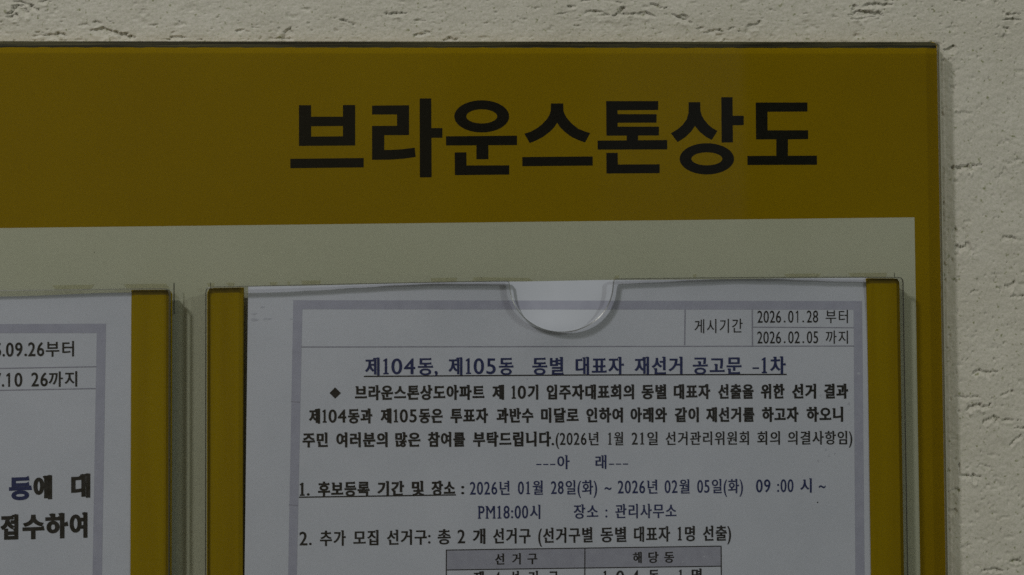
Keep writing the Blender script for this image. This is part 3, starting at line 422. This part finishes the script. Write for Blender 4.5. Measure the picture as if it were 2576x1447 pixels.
n4 = noise(nn, ll, 1500, 2, 0.5); r4 = ramp(nn, ll, n4.outputs["Fac"], [(0.3, (0.86, 0.88, 0.82)), (0.6, (1.03, 1.02, 1.02))])
def mul(a, c):
    x = nn.new("ShaderNodeMix"); x.data_type = 'RGBA'; x.blend_type = 'MULTIPLY'; x.inputs[0].default_value = 1
    ll.new(a, x.inputs[6]); ll.new(c, x.inputs[7]); return x.outputs[2]
ll.new(mul(mul(r1.outputs[0], r2.outputs[0]), r4.outputs[0]), b.inputs["Base Color"])
b.inputs["Roughness"].default_value = 0.7; b.inputs["Specular IOR Level"].default_value = 0.25
n3 = noise(nn, ll, 2400, 3); bp = nn.new("ShaderNodeBump"); bp.inputs["Strength"].default_value = 0.5; bp.inputs["Distance"].default_value = 0.0002
ll.new(n3.outputs["Fac"], bp.inputs["Height"]); ll.new(bp.outputs[0], b.inputs["Normal"])
me.materials.append(M_WALL)
wall = link(bpy.data.objects.new("wall", me)); wall["kind"] = "structure"
wall["label"] = "rough cream painted plaster wall pitted with torn trowel marks"

# ------------------------------------------------------------------ the notice board
D_BACK, D_COVER, D_SPACER, D_SHEET = 3.0, 6.3, 9.3, 10.9
board = thing("notice_board", "yellow and grey white acrylic notice board with big black Korean heading", "notice board")
xr = P(2367, 690, 3).x; xl = P(-1460, 690, 3).x
zr = P(2366, 105, 6.3); z0 = P(0, 103, 6.3)
def ztop(x): return z0.z + (zr.z - z0.z) * (x - z0.x) / (zr.x - z0.x)
zb = -.33
def board_outline(g, up=0.0):
    return rounded([(xl, zb), (xr - g, zb), (xr - g, ztop(xr) - g + up), (xl, ztop(xl) - g + up)], [0, 0, .0016, .0016])
extrude("backing_panel", board_outline(.0001, .0007), 0.9, D_BACK, [M_YEL], board, 0, (0, 0, 0, 0))
extrude("clear_cover", board_outline(0), D_BACK + .12, D_COVER, [M_BOARDCLEAR, M_EDGE, M_EDGETOP, M_BACKCLEAR], board, .4, (0, 1, 1, 3), (2, 2))

def strip(name, pts, m, parent, step=14):
    """pts = quads (4 px corners each, ccw from bottom left) laid at depth function d; finely divided."""
    V, F = [], []
    for q, d in pts:
        (a, b, c, e) = q
        nu = max(1, int(max(math.dist(a, b), math.dist(e, c)) / step)); nv = max(1, int(max(math.dist(a, e), math.dist(b, c)) / step))
        o = len(V)
        for j in range(nv + 1):
            for i in range(nu + 1):
                s, t = i / nu, j / nv
                x = lerp(lerp(a[0], b[0], s), lerp(e[0], c[0], s), t); y = lerp(lerp(a[1], b[1], s), lerp(e[1], c[1], s), t)
                V.append(P(x, y, d(x, y) if callable(d) else d))
        for j in range(nv):
            for i in range(nu):
                k = o + j * (nu + 1) + i; F.append((k, k + 1, k + nu + 2, k + nu + 1))
    return mesh(name, V, F, m, parent)

# printed white field: its right edge is plumb, its top follows the print
wx = P(2303, 700, 3.05).x; wz1 = P(2300, 547, 3.05).z; wp0 = P(0, 574, 3.05)
wsl = (wz1 - wp0.z) / (wx - wp0.x)
wl_ = xl + .010
mesh("white_field", [(wl_, -.00303, zb + .01), (wx, -.00303, zb + .01), (wx, -.00303, wz1), (wl_, -.00303, wz1 + (wl_ - wx) * wsl)], [(0, 1, 2, 3)], M_WHITE, board)
# dark streaky strip along the top edge
tv, tf = [], []
NT = 260
for i in range(NT + 1):
    x = lerp(xl + .0005, xr - .0004, i / NT); w = .00135 + .00012 * math.sin(i * 1.7) * math.sin(i * .37)
    tv += [(x, -.00304, ztop(x) - w - .0001), (x, -.00304, ztop(x) + .00058 - max(0, x - xr + .0016) ** 2 / .0032)]
    if i: k = 2 * i; tf.append((k - 2, k, k + 1, k - 1))
mesh("top_edge_strip", tv, tf, M_TRIM, board)

# big heading, traced syllable by syllable
def ell(cx, cy, rx, ry, n=40): return [(cx + rx * math.cos(2 * math.pi * k / n), cy + ry * math.sin(2 * math.pi * k / n)) for k in range(n)]
A, B = (681.5, 204.5), (1363.0, 204.5)
HEAD = [
 (A, [[(237, 203), (339, 203), (340, 300), (609, 300), (609, 201), (712, 201), (712, 543), (237, 547)], [(340, 380), (609, 378), (609, 466), (340, 468)]]),
 (A, [[(164, 656), (784, 649), (784, 728), (164, 735)]]),
 (A, [[(855, 206), (1167, 203), (1167, 455), (958, 456), (958, 581), (1030, 580), (1120, 574), (1215, 562), (1223, 640), (1120, 655), (1000, 663), (855, 664), (855, 378), (1066, 377), (1066, 281), (855, 281)]]),
 (A, [[(1257, 146), (1355, 146), (1356, 396), (1449, 396), (1449, 478), (1357, 478), (1358, 812), (1259, 813)]]),
 (A, [ell(1782, 297, 232, 136), ell(1782, 297, 131, 60)]),
 (A, [[(1480, 466), (2080, 460), (2080, 540), (1838, 541), (1838, 659), (1737, 660), (1737, 542), (1480, 543)]]),
 (A, [[(1553, 602), (1652, 601), (1653, 712), (2014, 711), (2014, 789), (1555, 794)]]),
 (B, [[(77, 188), (181, 188), (183, 250), (194, 282), (215, 315), (255, 360), (310, 403), (365, 425), (408, 438), (365, 518), (310, 498), (250, 470), (190, 425), (152, 385), (129, 350), (108, 385), (70, 425), (10, 470), (-50, 502), (-103, 522), (-147, 443), (-95, 427), (-45, 400), (5, 362), (45, 318), (66, 282), (76, 250)]]),
 (B, [[(-165, 641), (430, 636), (430, 713), (-165, 718)]]),
 (B, [[(544, 168), (984, 168), (983, 243), (640, 245), (640, 278), (970, 279), (969, 350), (640, 351), (640, 384), (990, 384), (989, 458), (813, 459), (813, 499), (1060, 497), (1060, 576), (472, 578), (471, 502), (718, 500), (718, 460), (546, 460)]]),
 (B, [[(545, 606), (641, 605), (643, 704), (996, 702), (996, 777), (547, 780)]]),
 (B, [[(1241, 177), (1339, 177), (1340, 245), (1350, 285), (1372, 325), (1405, 365), (1440, 395), (1484, 420), (1436, 497), (1385, 468), (1335, 428), (1294, 377), (1262, 425), (1210, 475), (1147, 514), (1091, 440), (1145, 408), (1190, 370), (1225, 320), (1240, 270)]]),
 (B, [[(1517, 135), (1612, 135), (1613, 292), (1706, 292), (1706, 371), (1614, 372), (1615, 517), (1520, 518)]]),
 (B, [ell(1395, 656, 230, 132), ell(1395, 656, 131, 55)]),
 (B, [[(1808, 180), (2245, 180), (2245, 256), (1907, 258), (1908, 415), (2251, 415), (2251, 489), (2080, 491), (2080, 630), (2325, 629), (2326, 706), (1738, 708), (1738, 632), (1982, 630), (1982, 491), (1811, 492)]])]
def fill(V, F, loops, place):
    flat = [p for l in loops for p in l]; o = len(V)
    for p in flat: V.append(place(p))
    for a, b, c in tessellate_polygon([[Vector((p[0], p[1], 0)) for p in l] for l in loops]):
        pa, pb, pc = flat[a], flat[b], flat[c]
        s = (pb[0] - pa[0]) * (pc[1] - pa[1]) - (pb[1] - pa[1]) * (pc[0] - pa[0])
        F.append((o + a, o + b, o + c) if s < 0 else (o + a, o + c, o + b))      # photo y points down
V, F = [], []
for og, loops in HEAD:
    fill(V, F, loops, lambda p: P(og[0] + p[0] * .29763, og[1] + p[1] * .29763, 3.05))
mesh("heading_lettering", V, F, M_INK, board)
# pen ticks the installer left on the white field
def quad_px(x0, y0, x1, y1): return ((x0, y1), (x1, y1), (x1, y0), (x0, y0))
for q in (quad_px(436.6, 712, 439.0, 791), quad_px(528.8, 711, 530.6, 726), quad_px(2249.3, 686, 2250.8, 699), quad_px(236, 634, 238, 636)):
    strip("pen_mark", [(q, 6.33)], M_INK, board)

# ------------------------------------------------------------------ lettering on the notices
GLYPHS = {}
for row in GLYPH_DATA.strip().split("\n"):
    GLYPHS[row[0]] = [[tuple(map(float, p.split(","))) for p in c.split()] for c in row[1:].split("|")]
ONE_SERIF = [[(130, 0), (400, 0), (400, 46), (312, 58), (312, 692), (262, 692), (120, 612), (120, 572), (215, 592), (215, 58), (130, 46)]]
ONE_PLAIN = [[(205, 0), (280, 0), (280, 682), (215, 682), (95, 590), (95, 515), (205, 585)]]
ADV = {" ": 480, ".": 300, ",": 320, ":": 300, "(": 350, ")": 350, "-": 500, "~": 640, "P": 590, "M": 800}
def area2(c): return sum(c[i - 1][0] * c[i][1] - c[i][0] * c[i - 1][1] for i in range(len(c)))
def inside(p, c):
    r = False
    for i in range(len(c)):
        (x0, y0), (x1, y1) = c[i - 1], c[i]
        if (y0 > p[1]) != (y1 > p[1]) and p[0] < (x1 - x0) * (p[1] - y0) / (y1 - y0) + x0: r = not r
    return r
def serif(c):
    """Give plain stroke ends the beaked tops of a brush-derived book face (c is ccw)."""
    n = len(c); rep, drop = {}, set()
    for i in range(n):
        z, a, b, d = c[i - 1], c[i], c[(i + 1) % n], c[(i + 2) % n]
        e, p, q = (b[0] - a[0], b[1] - a[1]), (a[0] - z[0], a[1] - z[1]), (d[0] - b[0], d[1] - b[1])
        L, la, lb = math.hypot(*e), math.hypot(*p), math.hypot(*q)
        if not 30 < L < 105 or la < 1.6 * L or lb < 1.2 * L or i in drop or (i + 1) % n in rep: continue
        if p[0] * e[1] - p[1] * e[0] < .9 * la * L or e[0] * q[1] - e[1] * q[0] < .9 * lb * L: continue
        if abs(e[1]) < .1 * L and e[0] < 0 and abs(q[0]) < .1 * lb:          # top of a stem
            rep[i] = [a, (b[0] - .10 * L, b[1] + .16 * L), (b[0] - .62 * L, b[1] - .02 * L), (b[0] - .50 * L, b[1] - .34 * L), (b[0], b[1] - .75 * L)]
            drop.add((i + 1) % n)
        elif abs(e[0]) < .1 * L and e[1] > 0 and abs(q[1]) < .1 * lb:        # right end of a bar
            rep[i] = [(a[0] + .1 * L, a[1] + .1 * L), (b[0] - .15 * L, b[1] + .42 * L), (b[0] - .9 * L, b[1])]
            drop.add((i + 1) % n)
    out = []
    for i in range(n):
        if i in rep: out += rep[i]
        elif i not in drop: out.append(c[i])
    return out
def offset(c, wx, wy):
    out = []; n = len(c)
    for i in range(n):
        z, a, b = c[i - 1], c[i], c[(i + 1) % n]
        e1 = Vector((a[0] - z[0], a[1] - z[1])); e2 = Vector((b[0] - a[0], b[1] - a[1]))
        if e1.length < 1e-6 or e2.length < 1e-6: continue
        e1.normalize(); e2.normalize()
        n1, n2 = Vector((e1.y, -e1.x)), Vector((e2.y, -e2.x)); m = n1 + n2
        m = m / max(.5, m.dot(n1)) if m.length > 1e-5 else n1
        out.append((a[0] + m.x * wx, a[1] + m.y * wy))
    return out
CACHE = {}
SER_B, SER_M, SER_R, DOT, DOT_B, BRUSH = (46, 28, True, 1.35), (32, 15, True, 1.15), (21, 8, True, 1.0), (4, 0, False, 1), (18, 12, False, 1), (56, 36, True, 1)
SER_T = (32, 15, True, 1.35)
def winding(x, y, loops):
    w = 0
    for l in loops:
        for k in range(len(l)):
            (x0, y0), (x1, y1) = l[k - 1], l[k]
            if y0 <= y < y1 and (x1 - x0) * (y - y0) - (x - x0) * (y1 - y0) > 0: w += 1
            elif y1 <= y < y0 and (x1 - x0) * (y - y0) - (x - x0) * (y1 - y0) < 0: w -= 1
    return w
def glyph(ch, style):
    """Triangulated character (points, triangles) in units of 1/1000 em."""
    key = (ch, style)
    if key in CACHE: return CACHE[key]
    wx_, wy_, sf, wide = style
    src = GLYPHS.get(ch, [])
    if ch == "1": src = ONE_SERIF if sf else ONE_PLAIN
    han = ord(ch) > 0x2000
    if not han and wx_ > 20 and sf: wx_, wy_ = wx_ * .62, wy_ * .45
    src = [c for c in src if len(c) > 2]
    if ch == "-": src = [[(75, 195), (420, 195), (420, 245), (75, 245)]]
    if ch in "023456789": src = [[(p[0] * wide, p[1]) for p in c] for c in src]
    if sf and ch in "PM":
        stems = [115] if ch == "P" else [118, 664]
        src = src + [[(s - 100, 0), (s + 100, 0), (s + 100, 48), (s - 100, 48)] for s in stems] + [[(s - 100, 634), (s + 20, 634), (s + 20, 682), (s - 100, 682)] for s in stems]
    loops = []
    for c in src:
        hole = sum(inside(c[0], o) for o in src if o is not c) % 2
        if (area2(c) < 0) != bool(hole): c = c[::-1]
        if sf and han and not hole: c = serif(c)
        o = offset(c, wx_, wy_)
        if hole and area2(o) > -900: continue                     # a counter filled in by the ink
        loops.append(o)
    if not han:
        f = (lambda p: (p[0] * 1.1, p[1] * 1.1 - 10)) if ch in ".,:" else (lambda p: (p[0], (p[1] - 345) * 1.18 + 380))
        loops = [[f(p) for p in l] for l in loops]
    vs_, es = [], []
    for l in loops:
        o = len(vs_); vs_ += [Vector(p) for p in l]; es += [(o + k, o + (k + 1) % len(l)) for k in range(len(l))]
    v, _, fs, _, _, _ = delaunay_2d_cdt(vs_, es, [], 0, 1e-4)
    tris = []
    for t in fs:
        a, b, c = (v[k] for k in t)
        if winding((a.x + b.x + c.x) / 3, (a.y + b.y + c.y) / 3, loops) > 0:
            tris.append(tuple(t) if (b - a).cross(c - a) > 0 else (t[0], t[2], t[1]))
    CACHE[key] = ([tuple(p) for p in v], tris)
    return CACHE[key]
def text_mesh(name, words, style, h, line, m, parent, depth):
    """words = (text, x0, x1) in photo units; line = (xa, ya, xb, yb) through the middle of the characters."""
    V, F = [], []; k = h / 920.0
    xa, ya, xb, yb = line
    mono = style == DOT
    for txt, x0, x1 in words:
        pen, items = 0, []
        for ch in txt:
            han = ord(ch) > 0x2000
            ad = ADV.get(ch, 1000 if han else 560 * style[3])
            if ch == "1": ad = 560
            pts, tris = glyph(ch, style)
            ox = 40 if han else 0
            if mono and not han:
                ad = 530; ox = 265 - (min(p[0] for p in pts) + max(p[0] for p in pts)) / 2
            items.append((pen + ox, pts, tris)); pen += ad
        xx = [p[0] + o for o, pts, _ in items for p in pts]
        lo, hi = min(xx), max(xx); sx = (x1 - x0) / (hi - lo)
        for o, pts, tris in items:
            b = len(V)
            for p in pts:
                X = x0 + (p[0] + o - lo) * sx
                Y = ya + (yb - ya) * (X - xa) / (xb - xa) - (p[1] - 380) * k
                V.append(P(X, Y, depth(X, Y)))
            F += [(b + t[0], b + t[1], b + t[2]) for t in tris]
    return mesh(name, V, F, m, parent)

# ------------------------------------------------------------------ pockets and papers
def pocket(label, left, right, top, notch, strips, tabs):
    root = thing("document_pocket", label, "document pocket", "clear acrylic pockets mounted on the notice board")
    lx, rx = P(left, 745, D_SPACER).x, P(right, 712, D_SPACER).x
    tl = [P(x, y, D_SHEET) for x, y in top]
    zb_ = tl[0].z - .306
    pts = [(lx, zb_), (rx, zb_), (rx, tl[-1].z)] + [(p.x, p.z) for p in reversed(tl[1:-1])] + [(lx, tl[0].z)]
    rad = [0, 0, .0019] + [0] * (len(tl) - 2) + [.0021]
    o = rounded(pts, rad)
    extrude("front_sheet", o, D_SPACER + .04, D_SHEET, [M_CLEAR, M_RIM, M_BEVEL], root, .32, (0, 1, 2, 0))
    def tz(x):
        for a, b in zip(tl, tl[1:]):
            if x <= b.x: return lerp(a.z, b.z, max(0, (x - a.x) / (b.x - a.x)))
        return tl[-1].z
    for sx0, sx1 in strips:
        a, b = P(sx0, 745, D_SPACER).x, P(sx1, 745, D_SPACER).x
        ends = [0, 0, .0019 if b > rx - .003 else 0, .0021 if a < lx + .003 else 0]
        a, b = max(a, lx + .00015), min(b, rx - .00015)
        ol = rounded([(a, zb_ + .001), (b, zb_ + .001), (b, tz(b) - .0004), (a, tz(a) - .0004)], ends)
        extrude("side_spacer", ol, D_COVER + .02, D_SPACER, [M_STRIP], root, 1.2, (0, 0, 0, 0))
        g0, g1 = a + .0002, b - .0002
        mesh("end_shade", [(g0 + .0004, -(D_SPACER + .02) * MM, tz(a) - .0021), (g1 - .0004, -(D_SPACER + .02) * MM, tz(b) - .0021), (g1 - .0006, -(D_SPACER + .02) * MM, tz(b) - .0005), (g0 + .0006, -(D_SPACER + .02) * MM, tz(a) - .0005)], [(0, 1, 2, 3)], M_ENDSHADE, root)  # brown band paints the sheet rim's shade onto the spacer top
    for q in tabs:
        strip("shade_tab", [(q, D_COVER + .06)], M_TABSHADE, root)  # translucent tabs stand in for shadows and refractions above the pocket edge
    return root, tz

NOTCH = [(1549, 701), (1545.5, 703), (1543, 708)] + [(1412.5 + 129 * math.cos(math.pi * k / 44), 716 + 118.5 * math.sin(math.pi * k / 44)) for k in range(2, 43)] + [(1281, 708), (1274, 706.2)]
topR = [(519, 721.5), (610, 719.5), (760, 716), (1000, 711), (1150, 708)] + NOTCH[::-1] + [(1700, 699), (1874, 697), (2100, 696.2), (2276, 697)]
tabsR = [((524, 722), (539, 721), (540, 712), (520, 712.5)), ((577, 721), (588, 721), (591, 711), (568, 711.5)), ((682, 719), (695, 718.5), (699, 709.5), (677, 710)),
         ((724, 717), (729, 717), (730, 708), (723, 708.3)), ((759, 716), (806, 715), (808, 705.5), (758, 706.5)), ((1087, 711), (1148, 710), (1150, 698.5), (1083, 700)),
         ((1186, 709), (1345, 711), (1331, 699.5), (1192, 697.5)), ((1542, 705), (1556, 702), (1558, 692), (1548, 694)),
         ((1745, 699), (1751, 699), (1752, 690), (1743, 690.3)), ((1980, 698), (2060, 697.5), (2066, 688), (1972, 689)), ((2140, 698), (2228, 697.5), (2232, 686), (2134, 687))]
pr, tzR = pocket("clear pocket with yellow sides holding the Korean election notice with a table", 519, 2270, topR, NOTCH, [(519, 609.5), (2182, 2264.5)], tabsR)
topL = [(-1330, 757), (-870, 748), (-600, 743), (-594, 760), (-560, 830), (-480, 868), (-400, 830), (-366, 760), (-360, 738), (0, 730), (180, 728), (331, 726), (432, 725.5)]
tabsL = [((140, 729), (228, 728), (239, 716), (131, 718)), ((320, 727), (428, 726.5), (417, 713.5), (311, 715))]
pl, tzL = pocket("clear pocket cut by the left frame edge holding the 09.26 notice", -1330, 430, topL, None, [(-1330, -1245), (329, 427.5)], tabsL)

GAP = [(612, 17), (700, 17), (800, 14), (900, 9.5), (1000, 5), (1090, 3), (1180, 5), (1280, 7), (1420, 12), (1550, 12), (1640, 9), (1750, 4.5), (1850, 1.5), (1940, 3), (2030, 7), (2110, 10.5), (2200, 12)]
def ytopR(x): return interp([(600, 721), (1281, 708.5), (1549, 704.5), (2200, 699)], x)
def depR(x, y):
    top_ = D_SPACER - .12 - interp(GAP, x) * .1342 / 1.0
    base = 8.3 + .35 * math.sin(x / 210 + .6) * math.cos(y / 330) + .15 * math.sin(x / 95 + y / 170)
    t = math.exp(-max(0, y - ytopR(x)) / 95)
    d = base + (top_ - base) * t
    d += (D_SPACER - .2 - d) * math.exp(-((x - 1385) / 75) ** 2 - ((y - 842) / 50) ** 2)      # the sheet bulges against the cover here
    return min(d, D_SPACER - .14)
def ytopL(x): return interp([(-1300, 770), (0, 746), (331, 736)], x)
def depL(x, y):
    top_ = D_SPACER - .2 - interp([(-1300, 12), (-700, 4), (0, 7), (331, 2.5)], x) * .1342 / 1.0
    base = 8.4 + .35 * math.sin(x / 230 + 2) * math.cos(y / 300)
    t = math.exp(-max(0, y - ytopL(x)) / 95)
    return min(base + (top_ - base) * t, D_SPACER - .14)
def lift(f, e): return lambda x, y: f(x, y) + e
def paper(label, xleft, xright, ytop, dep, nx_, ny_=150):
    root = thing("paper_notice", label, "notice", "printed paper notices in the pockets")
    V, F = [], []
    for j in range(ny_ + 1):
        for i in range(nx_ + 1):
            s, t = i / nx_, (j / ny_) ** 1.25
            x = lerp(xleft(0), xright(0), s); y = lerp(ytop(x), ytop(x) + 2205, t)
            x = lerp(xleft(y), xright(y), s)
            V.append(P(x, y, dep(x, y)))
    for j in range(ny_):
        for i in range(nx_):
            k = j * (nx_ + 1) + i; F.append((k + nx_ + 1, k + nx_ + 2, k + 1, k))
    sh = mesh("sheet", V, F, M_PAPER, root, smooth=True)
    return root

pR = paper("white election notice with navy underlined title under a notched clear sheet", lambda y: 624 - .0125 * (y - 750), lambda y: 2181.5 + .0155 * (y - 697), ytopR, depR, 160)
BD, LN, TX = lift(depR, .05), lift(depR, .08), lift(depR, .10)
brd = [(((725, 1447), (746.5, 1447), (760.5, 778), (738, 755.5)), BD), (((2152, 1447), (2175, 1447), (2168.5, 757.5), (2147.5, 779)), BD),
       (((760.5, 778), (2147.5, 779), (2168.5, 757.5), (738, 755.5)), BD), (((700, 2800), (722, 2800), (746.5, 1447), (725, 1447)), BD), (((2178, 2800), (2202, 2800), (2175, 1447), (2152, 1447)), BD)]
strip("printed_border", brd, M_BORDER, pR)
def rule(x0, y0, x1, y1, w, d):
    h = w / 2
    if abs(x1 - x0) > abs(y1 - y0): return (((x0, y0 + h), (x1, y1 + h), (x1, y1 - h), (x0, y0 - h)), d)
    return (((x1 - h, y1), (x1 + h, y1), (x0 + h, y0), (x0 - h, y0)), d)
for r_ in [rule(758, 873, 2148, 870.5, 2.4, LN), rule(1723.5, 779, 1722.5, 868, 2.6, LN),
                     rule(1892.5, 779, 1893, 869, 2.8, LN), rule(1895, 823, 2148, 824.5, 2.2, LN), rule(732, 1010, 754, 1012, 2.2, LN), rule(727, 1270, 750, 1272, 2.2, LN)]:
    strip("ruled_line", [r_], M_LINE, pR)
T = lambda name, words, st, h, line, m: text_mesh(name, words, st, h, line, m, pR, TX)
T("text_line", [("게시기간", 1747, 1868)], DOT, 36, (1747, 821, 1868, 819), M_BLACK)
T("text_line", [("2026.01.28", 1905.5, 2058), ("부터", 2077, 2133)], DOT, 34, (1905, 797, 2134, 796), M_BLACK)
T("text_line", [("2026.02.05", 1905, 2058), ("까지", 2077, 2133)], DOT, 34, (1905, 849, 2134, 848), M_BLACK)
tl_ = T("title_line", [("제104동,", 918, 1101), ("제105동", 1128, 1292), ("동별", 1339, 1418), ("대표자", 1448, 1570), ("재선거", 1596, 1717), ("공고문", 1743, 1866), ("-1차", 1893, 1977)], SER_T, 44, (918, 922, 1977, 919), M_NAVY)
strip("underline", [rule(915.5, 947, 1450, 943.5, 3, TX), rule(1450, 943.5, 1979, 942, 3, TX)], M_BLACK, tl_)
L1 = T("text_line", [("브라운스톤상도아파트", 893, 1219), ("제", 1238, 1268), ("10기", 1287, 1354), ("입주자대표회의", 1375, 1595), ("동별", 1614, 1677), ("대표자", 1695, 1787), ("선출을", 1806, 1896), ("위한", 1914, 1974), ("선거", 1992, 2053), ("결과", 2073, 2134)], SER_B, 36, (893, 988, 2134, 984), M_BLACK)
strip("diamond_bullet", [(((829, 989), (843, 1003), (857.5, 989), (843, 974.5)), TX)], M_BLACK, pR)
T("text_line", [("제104동과", 777, 937), ("제105동은", 957, 1114), ("투표자", 1133, 1228), ("과반수", 1249, 1342), ("미달로", 1361, 1456), ("인하여", 1475, 1567), ("아래와", 1586, 1678), ("같이", 1697, 1758), ("재선거를", 1776, 1898), ("하고자", 1917, 2009), ("하오니", 2029, 2121)], SER_B, 36, (777, 1047, 2121, 1042), M_BLACK)
T("text_line", [("주민", 761, 825), ("여러분의", 846, 975), ("많은", 994, 1058), ("참여를", 1076, 1170), ("부탁드립니다.", 1190, 1394)], SER_B, 36, (761, 1107, 2145, 1101), M_BLACK)
T("text_line", [("(2026년", 1398, 1506), ("1월", 1530, 1568), ("21일", 1589, 1655), ("선거관리위원회", 1674, 1884), ("회의", 1905, 1962), ("의결사항임)", 1982, 2144)], SER_R, 34, (761, 1107, 2145, 1101), M_BLACK)
T("text_line", [("---아", 1349, 1433), ("래---", 1498, 1580)], SER_R, 35, (1349, 1163, 1580, 1162), M_NAVY)
l5 = T("text_line", [("1.", 754, 779), ("후보등록", 800, 930), ("기간", 949, 1017), ("및", 1036, 1067), ("장소", 1085, 1145), (":", 1160, 1168)], SER_B, 36, (753, 1231, 2077, 1220), M_BLACK)
strip("underline", [rule(752, 1251, 1147, 1245, 3, TX)], M_BLACK, l5)
T("text_line", [("2026년", 1182, 1282), ("01월", 1303, 1366), ("28일(화)", 1386, 1502), ("~", 1521, 1538), ("2026년", 1554, 1654), ("02월", 1672, 1735), ("05일(화)", 1754, 1869), ("09", 1902, 1938), (":00", 1955, 1996), ("시", 2013, 2042), ("~", 2060, 2077)], SER_R, 36, (753, 1232, 2077, 1221), M_NAVY)
T("text_line", [("PM18:00시", 1202, 1359), ("장소", 1443, 1505), (":", 1523, 1528), ("관리사무소", 1548, 1702)], SER_R, 36, (1201, 1289, 1702, 1285), M_NAVY)
T("text_line", [("2.", 753, 784), ("추가", 805, 870), ("모집", 889, 952), ("선거구:", 973, 1083), ("총", 1101, 1134), ("2", 1151, 1170), ("개", 1189, 1221), ("선거구", 1240, 1335), ("(선거구별", 1354, 1491), ("동별", 1511, 1576), ("대표자", 1595, 1686), ("1명", 1705, 1748), ("선출)", 1768, 1839)], SER_M, 38, (753, 1355, 1840, 1341), M_BLACK)
tab = strip("table", [rule(1122, 1384, 1471, 1379, 2.4, TX), rule(1471, 1379, 1814.5, 1374, 2.4, TX), rule(1123, 1384, 1121, 1700, 2.4, TX), rule(1471.5, 1379, 1470, 1700, 2.4, TX), rule(1814, 1374, 1817, 1700, 2.4, TX), rule(1123, 1434, 1471, 1429, 2.2, TX), rule(1471, 1429, 1813, 1424.5, 2.2, TX)], M_BLACK, pR)
strip("header_row", [(((1123, 1434), (1471, 1429), (1471, 1379), (1123, 1384)), BD), (((1471, 1429), (1813, 1424.5), (1814, 1374), (1471, 1379)), BD)], M_CELL, tab)
text_mesh("header_text", [("선", 1245, 1269), ("거", 1288, 1310), ("구", 1327, 1352)], SER_M, 28, (1245, 1407, 1352, 1405), M_BLACK, tab, TX)
text_mesh("header_text", [("해", 1592.5, 1614.5), ("당", 1631, 1657), ("동", 1671, 1696)], SER_M, 28, (1592, 1403, 1696, 1401.5), M_BLACK, tab, TX)
text_mesh("row_text", [("제", 1191, 1217), ("4", 1244, 1258), ("선", 1283, 1306), ("거", 1329, 1353), ("구", 1380, 1405)], SER_M, 33, (1191, 1454, 1405, 1452), M_BLACK, tab, TX)
text_mesh("row_text", [("1", 1518, 1527), ("0", 1550, 1570), ("4", 1591, 1607), ("동", 1632, 1658), ("1", 1708, 1717), ("명", 1740, 1765)], SER_M, 33, (1518, 1451, 1765, 1447), M_BLACK, tab, TX)
rs = random.Random(4)
def blot(x, y, rx, ry, d): return ([(x + rx * (1 + .35 * rs.uniform(-1, 1)) * math.cos(k * .7854), y + ry * (1 + .35 * rs.uniform(-1, 1)) * math.sin(k * .7854)) for k in range(8)], d)
def blots(name, lst, m, parent):
    V, F = [], []
    for ring_, d in lst: fill(V, F, [ring_], lambda p: P(p[0], p[1], d(*p)))
    mesh(name, V, F, m, parent)
for x, y, a, b in [(640, 789, 7, 3), (641, 804, 8, 4), (672, 802, 10, 3), (661, 773, 6, 2.5), (732, 803, 3, 2), (2078, 1131, 2.5, 2.5), (2085, 1146, 3, 3.5), (2100, 1141, 2, 2), (2059, 1160, 2, 3), (2161, 940, 5, 2.5), (2135, 1016, 2, 4), (2064, 995, 2, 3), (2150, 1125, 2, 3), (1718, 1415, 2, 3), (1326, 953, 2, 2), (1780, 1417, 3, 4), (1771, 1400, 3, 2)]:
    blots("toner_smudge", [blot(x, y, a, b, BD)], M_SMUDGE, pR)
blots("ink_speck", [blot(2056.5, 1264, 1.6, 2.0, LN)], M_BLACK, pR)

pL = paper("white notice cut by the left frame edge showing 09.26 and bold brush lettering", lambda y: -1232, lambda y: 332 - .0035 * (y - 740), ytopL, depL, 120, 110)
BL, LL, TL_ = lift(depL, .05), lift(depL, .08), lift(depL, .10)
strip("printed_border", [(((-1150, 838), (243.5, 838), (266.5, 814.5), (-1175, 820)), BL), (((232, 1500), (255.5, 1500), (266.5, 814.5), (243.5, 838)), BL), (((220, 2800), (242, 2800), (255.5, 1500), (232, 1500)), BL)], M_BORDER, pL, 20)
for r_ in [rule(-400, 934, 242.5, 922.5, 2.4, LL), rule(-400, 989.5, 241, 977.5, 2.4, LL)]:
    strip("ruled_line", [r_], M_LINE, pL)
TT = lambda words, st, h, line, m, nm="text_line": text_mesh(nm, words, st, h, line, m, pL, TL_)
TT([("2025", -88, 2.6), (".", 6.2, 12.4), ("09.", 15, 68), ("26", 70.6, 111), ("부터", 115, 186)], DOT_B, 38.5, (0, 880, 186, 877), M_BLACK)
TT([("2027", -90, 2.8), (".", 4.5, 10.6), ("10", 16, 56), ("26", 78.5, 120), ("까지", 122, 194)], DOT_B, 38.5, (0, 956, 194, 953), M_BLACK)
TT([("등", 22.6, 80.5)], (48, 40, True, 1), 56, (0, 1230, 300, 1220), M_NAVY)
TT([("에", 84, 131), ("대", 179, 227)], BRUSH, 57, (0, 1231, 300, 1218), M_BLACK)
TT([("접", 0.5, 46), ("수", 56.5, 112), ("하", 114, 172), ("여", 175, 220)], BRUSH, 60, (0, 1327, 300, 1318), M_BLACK)
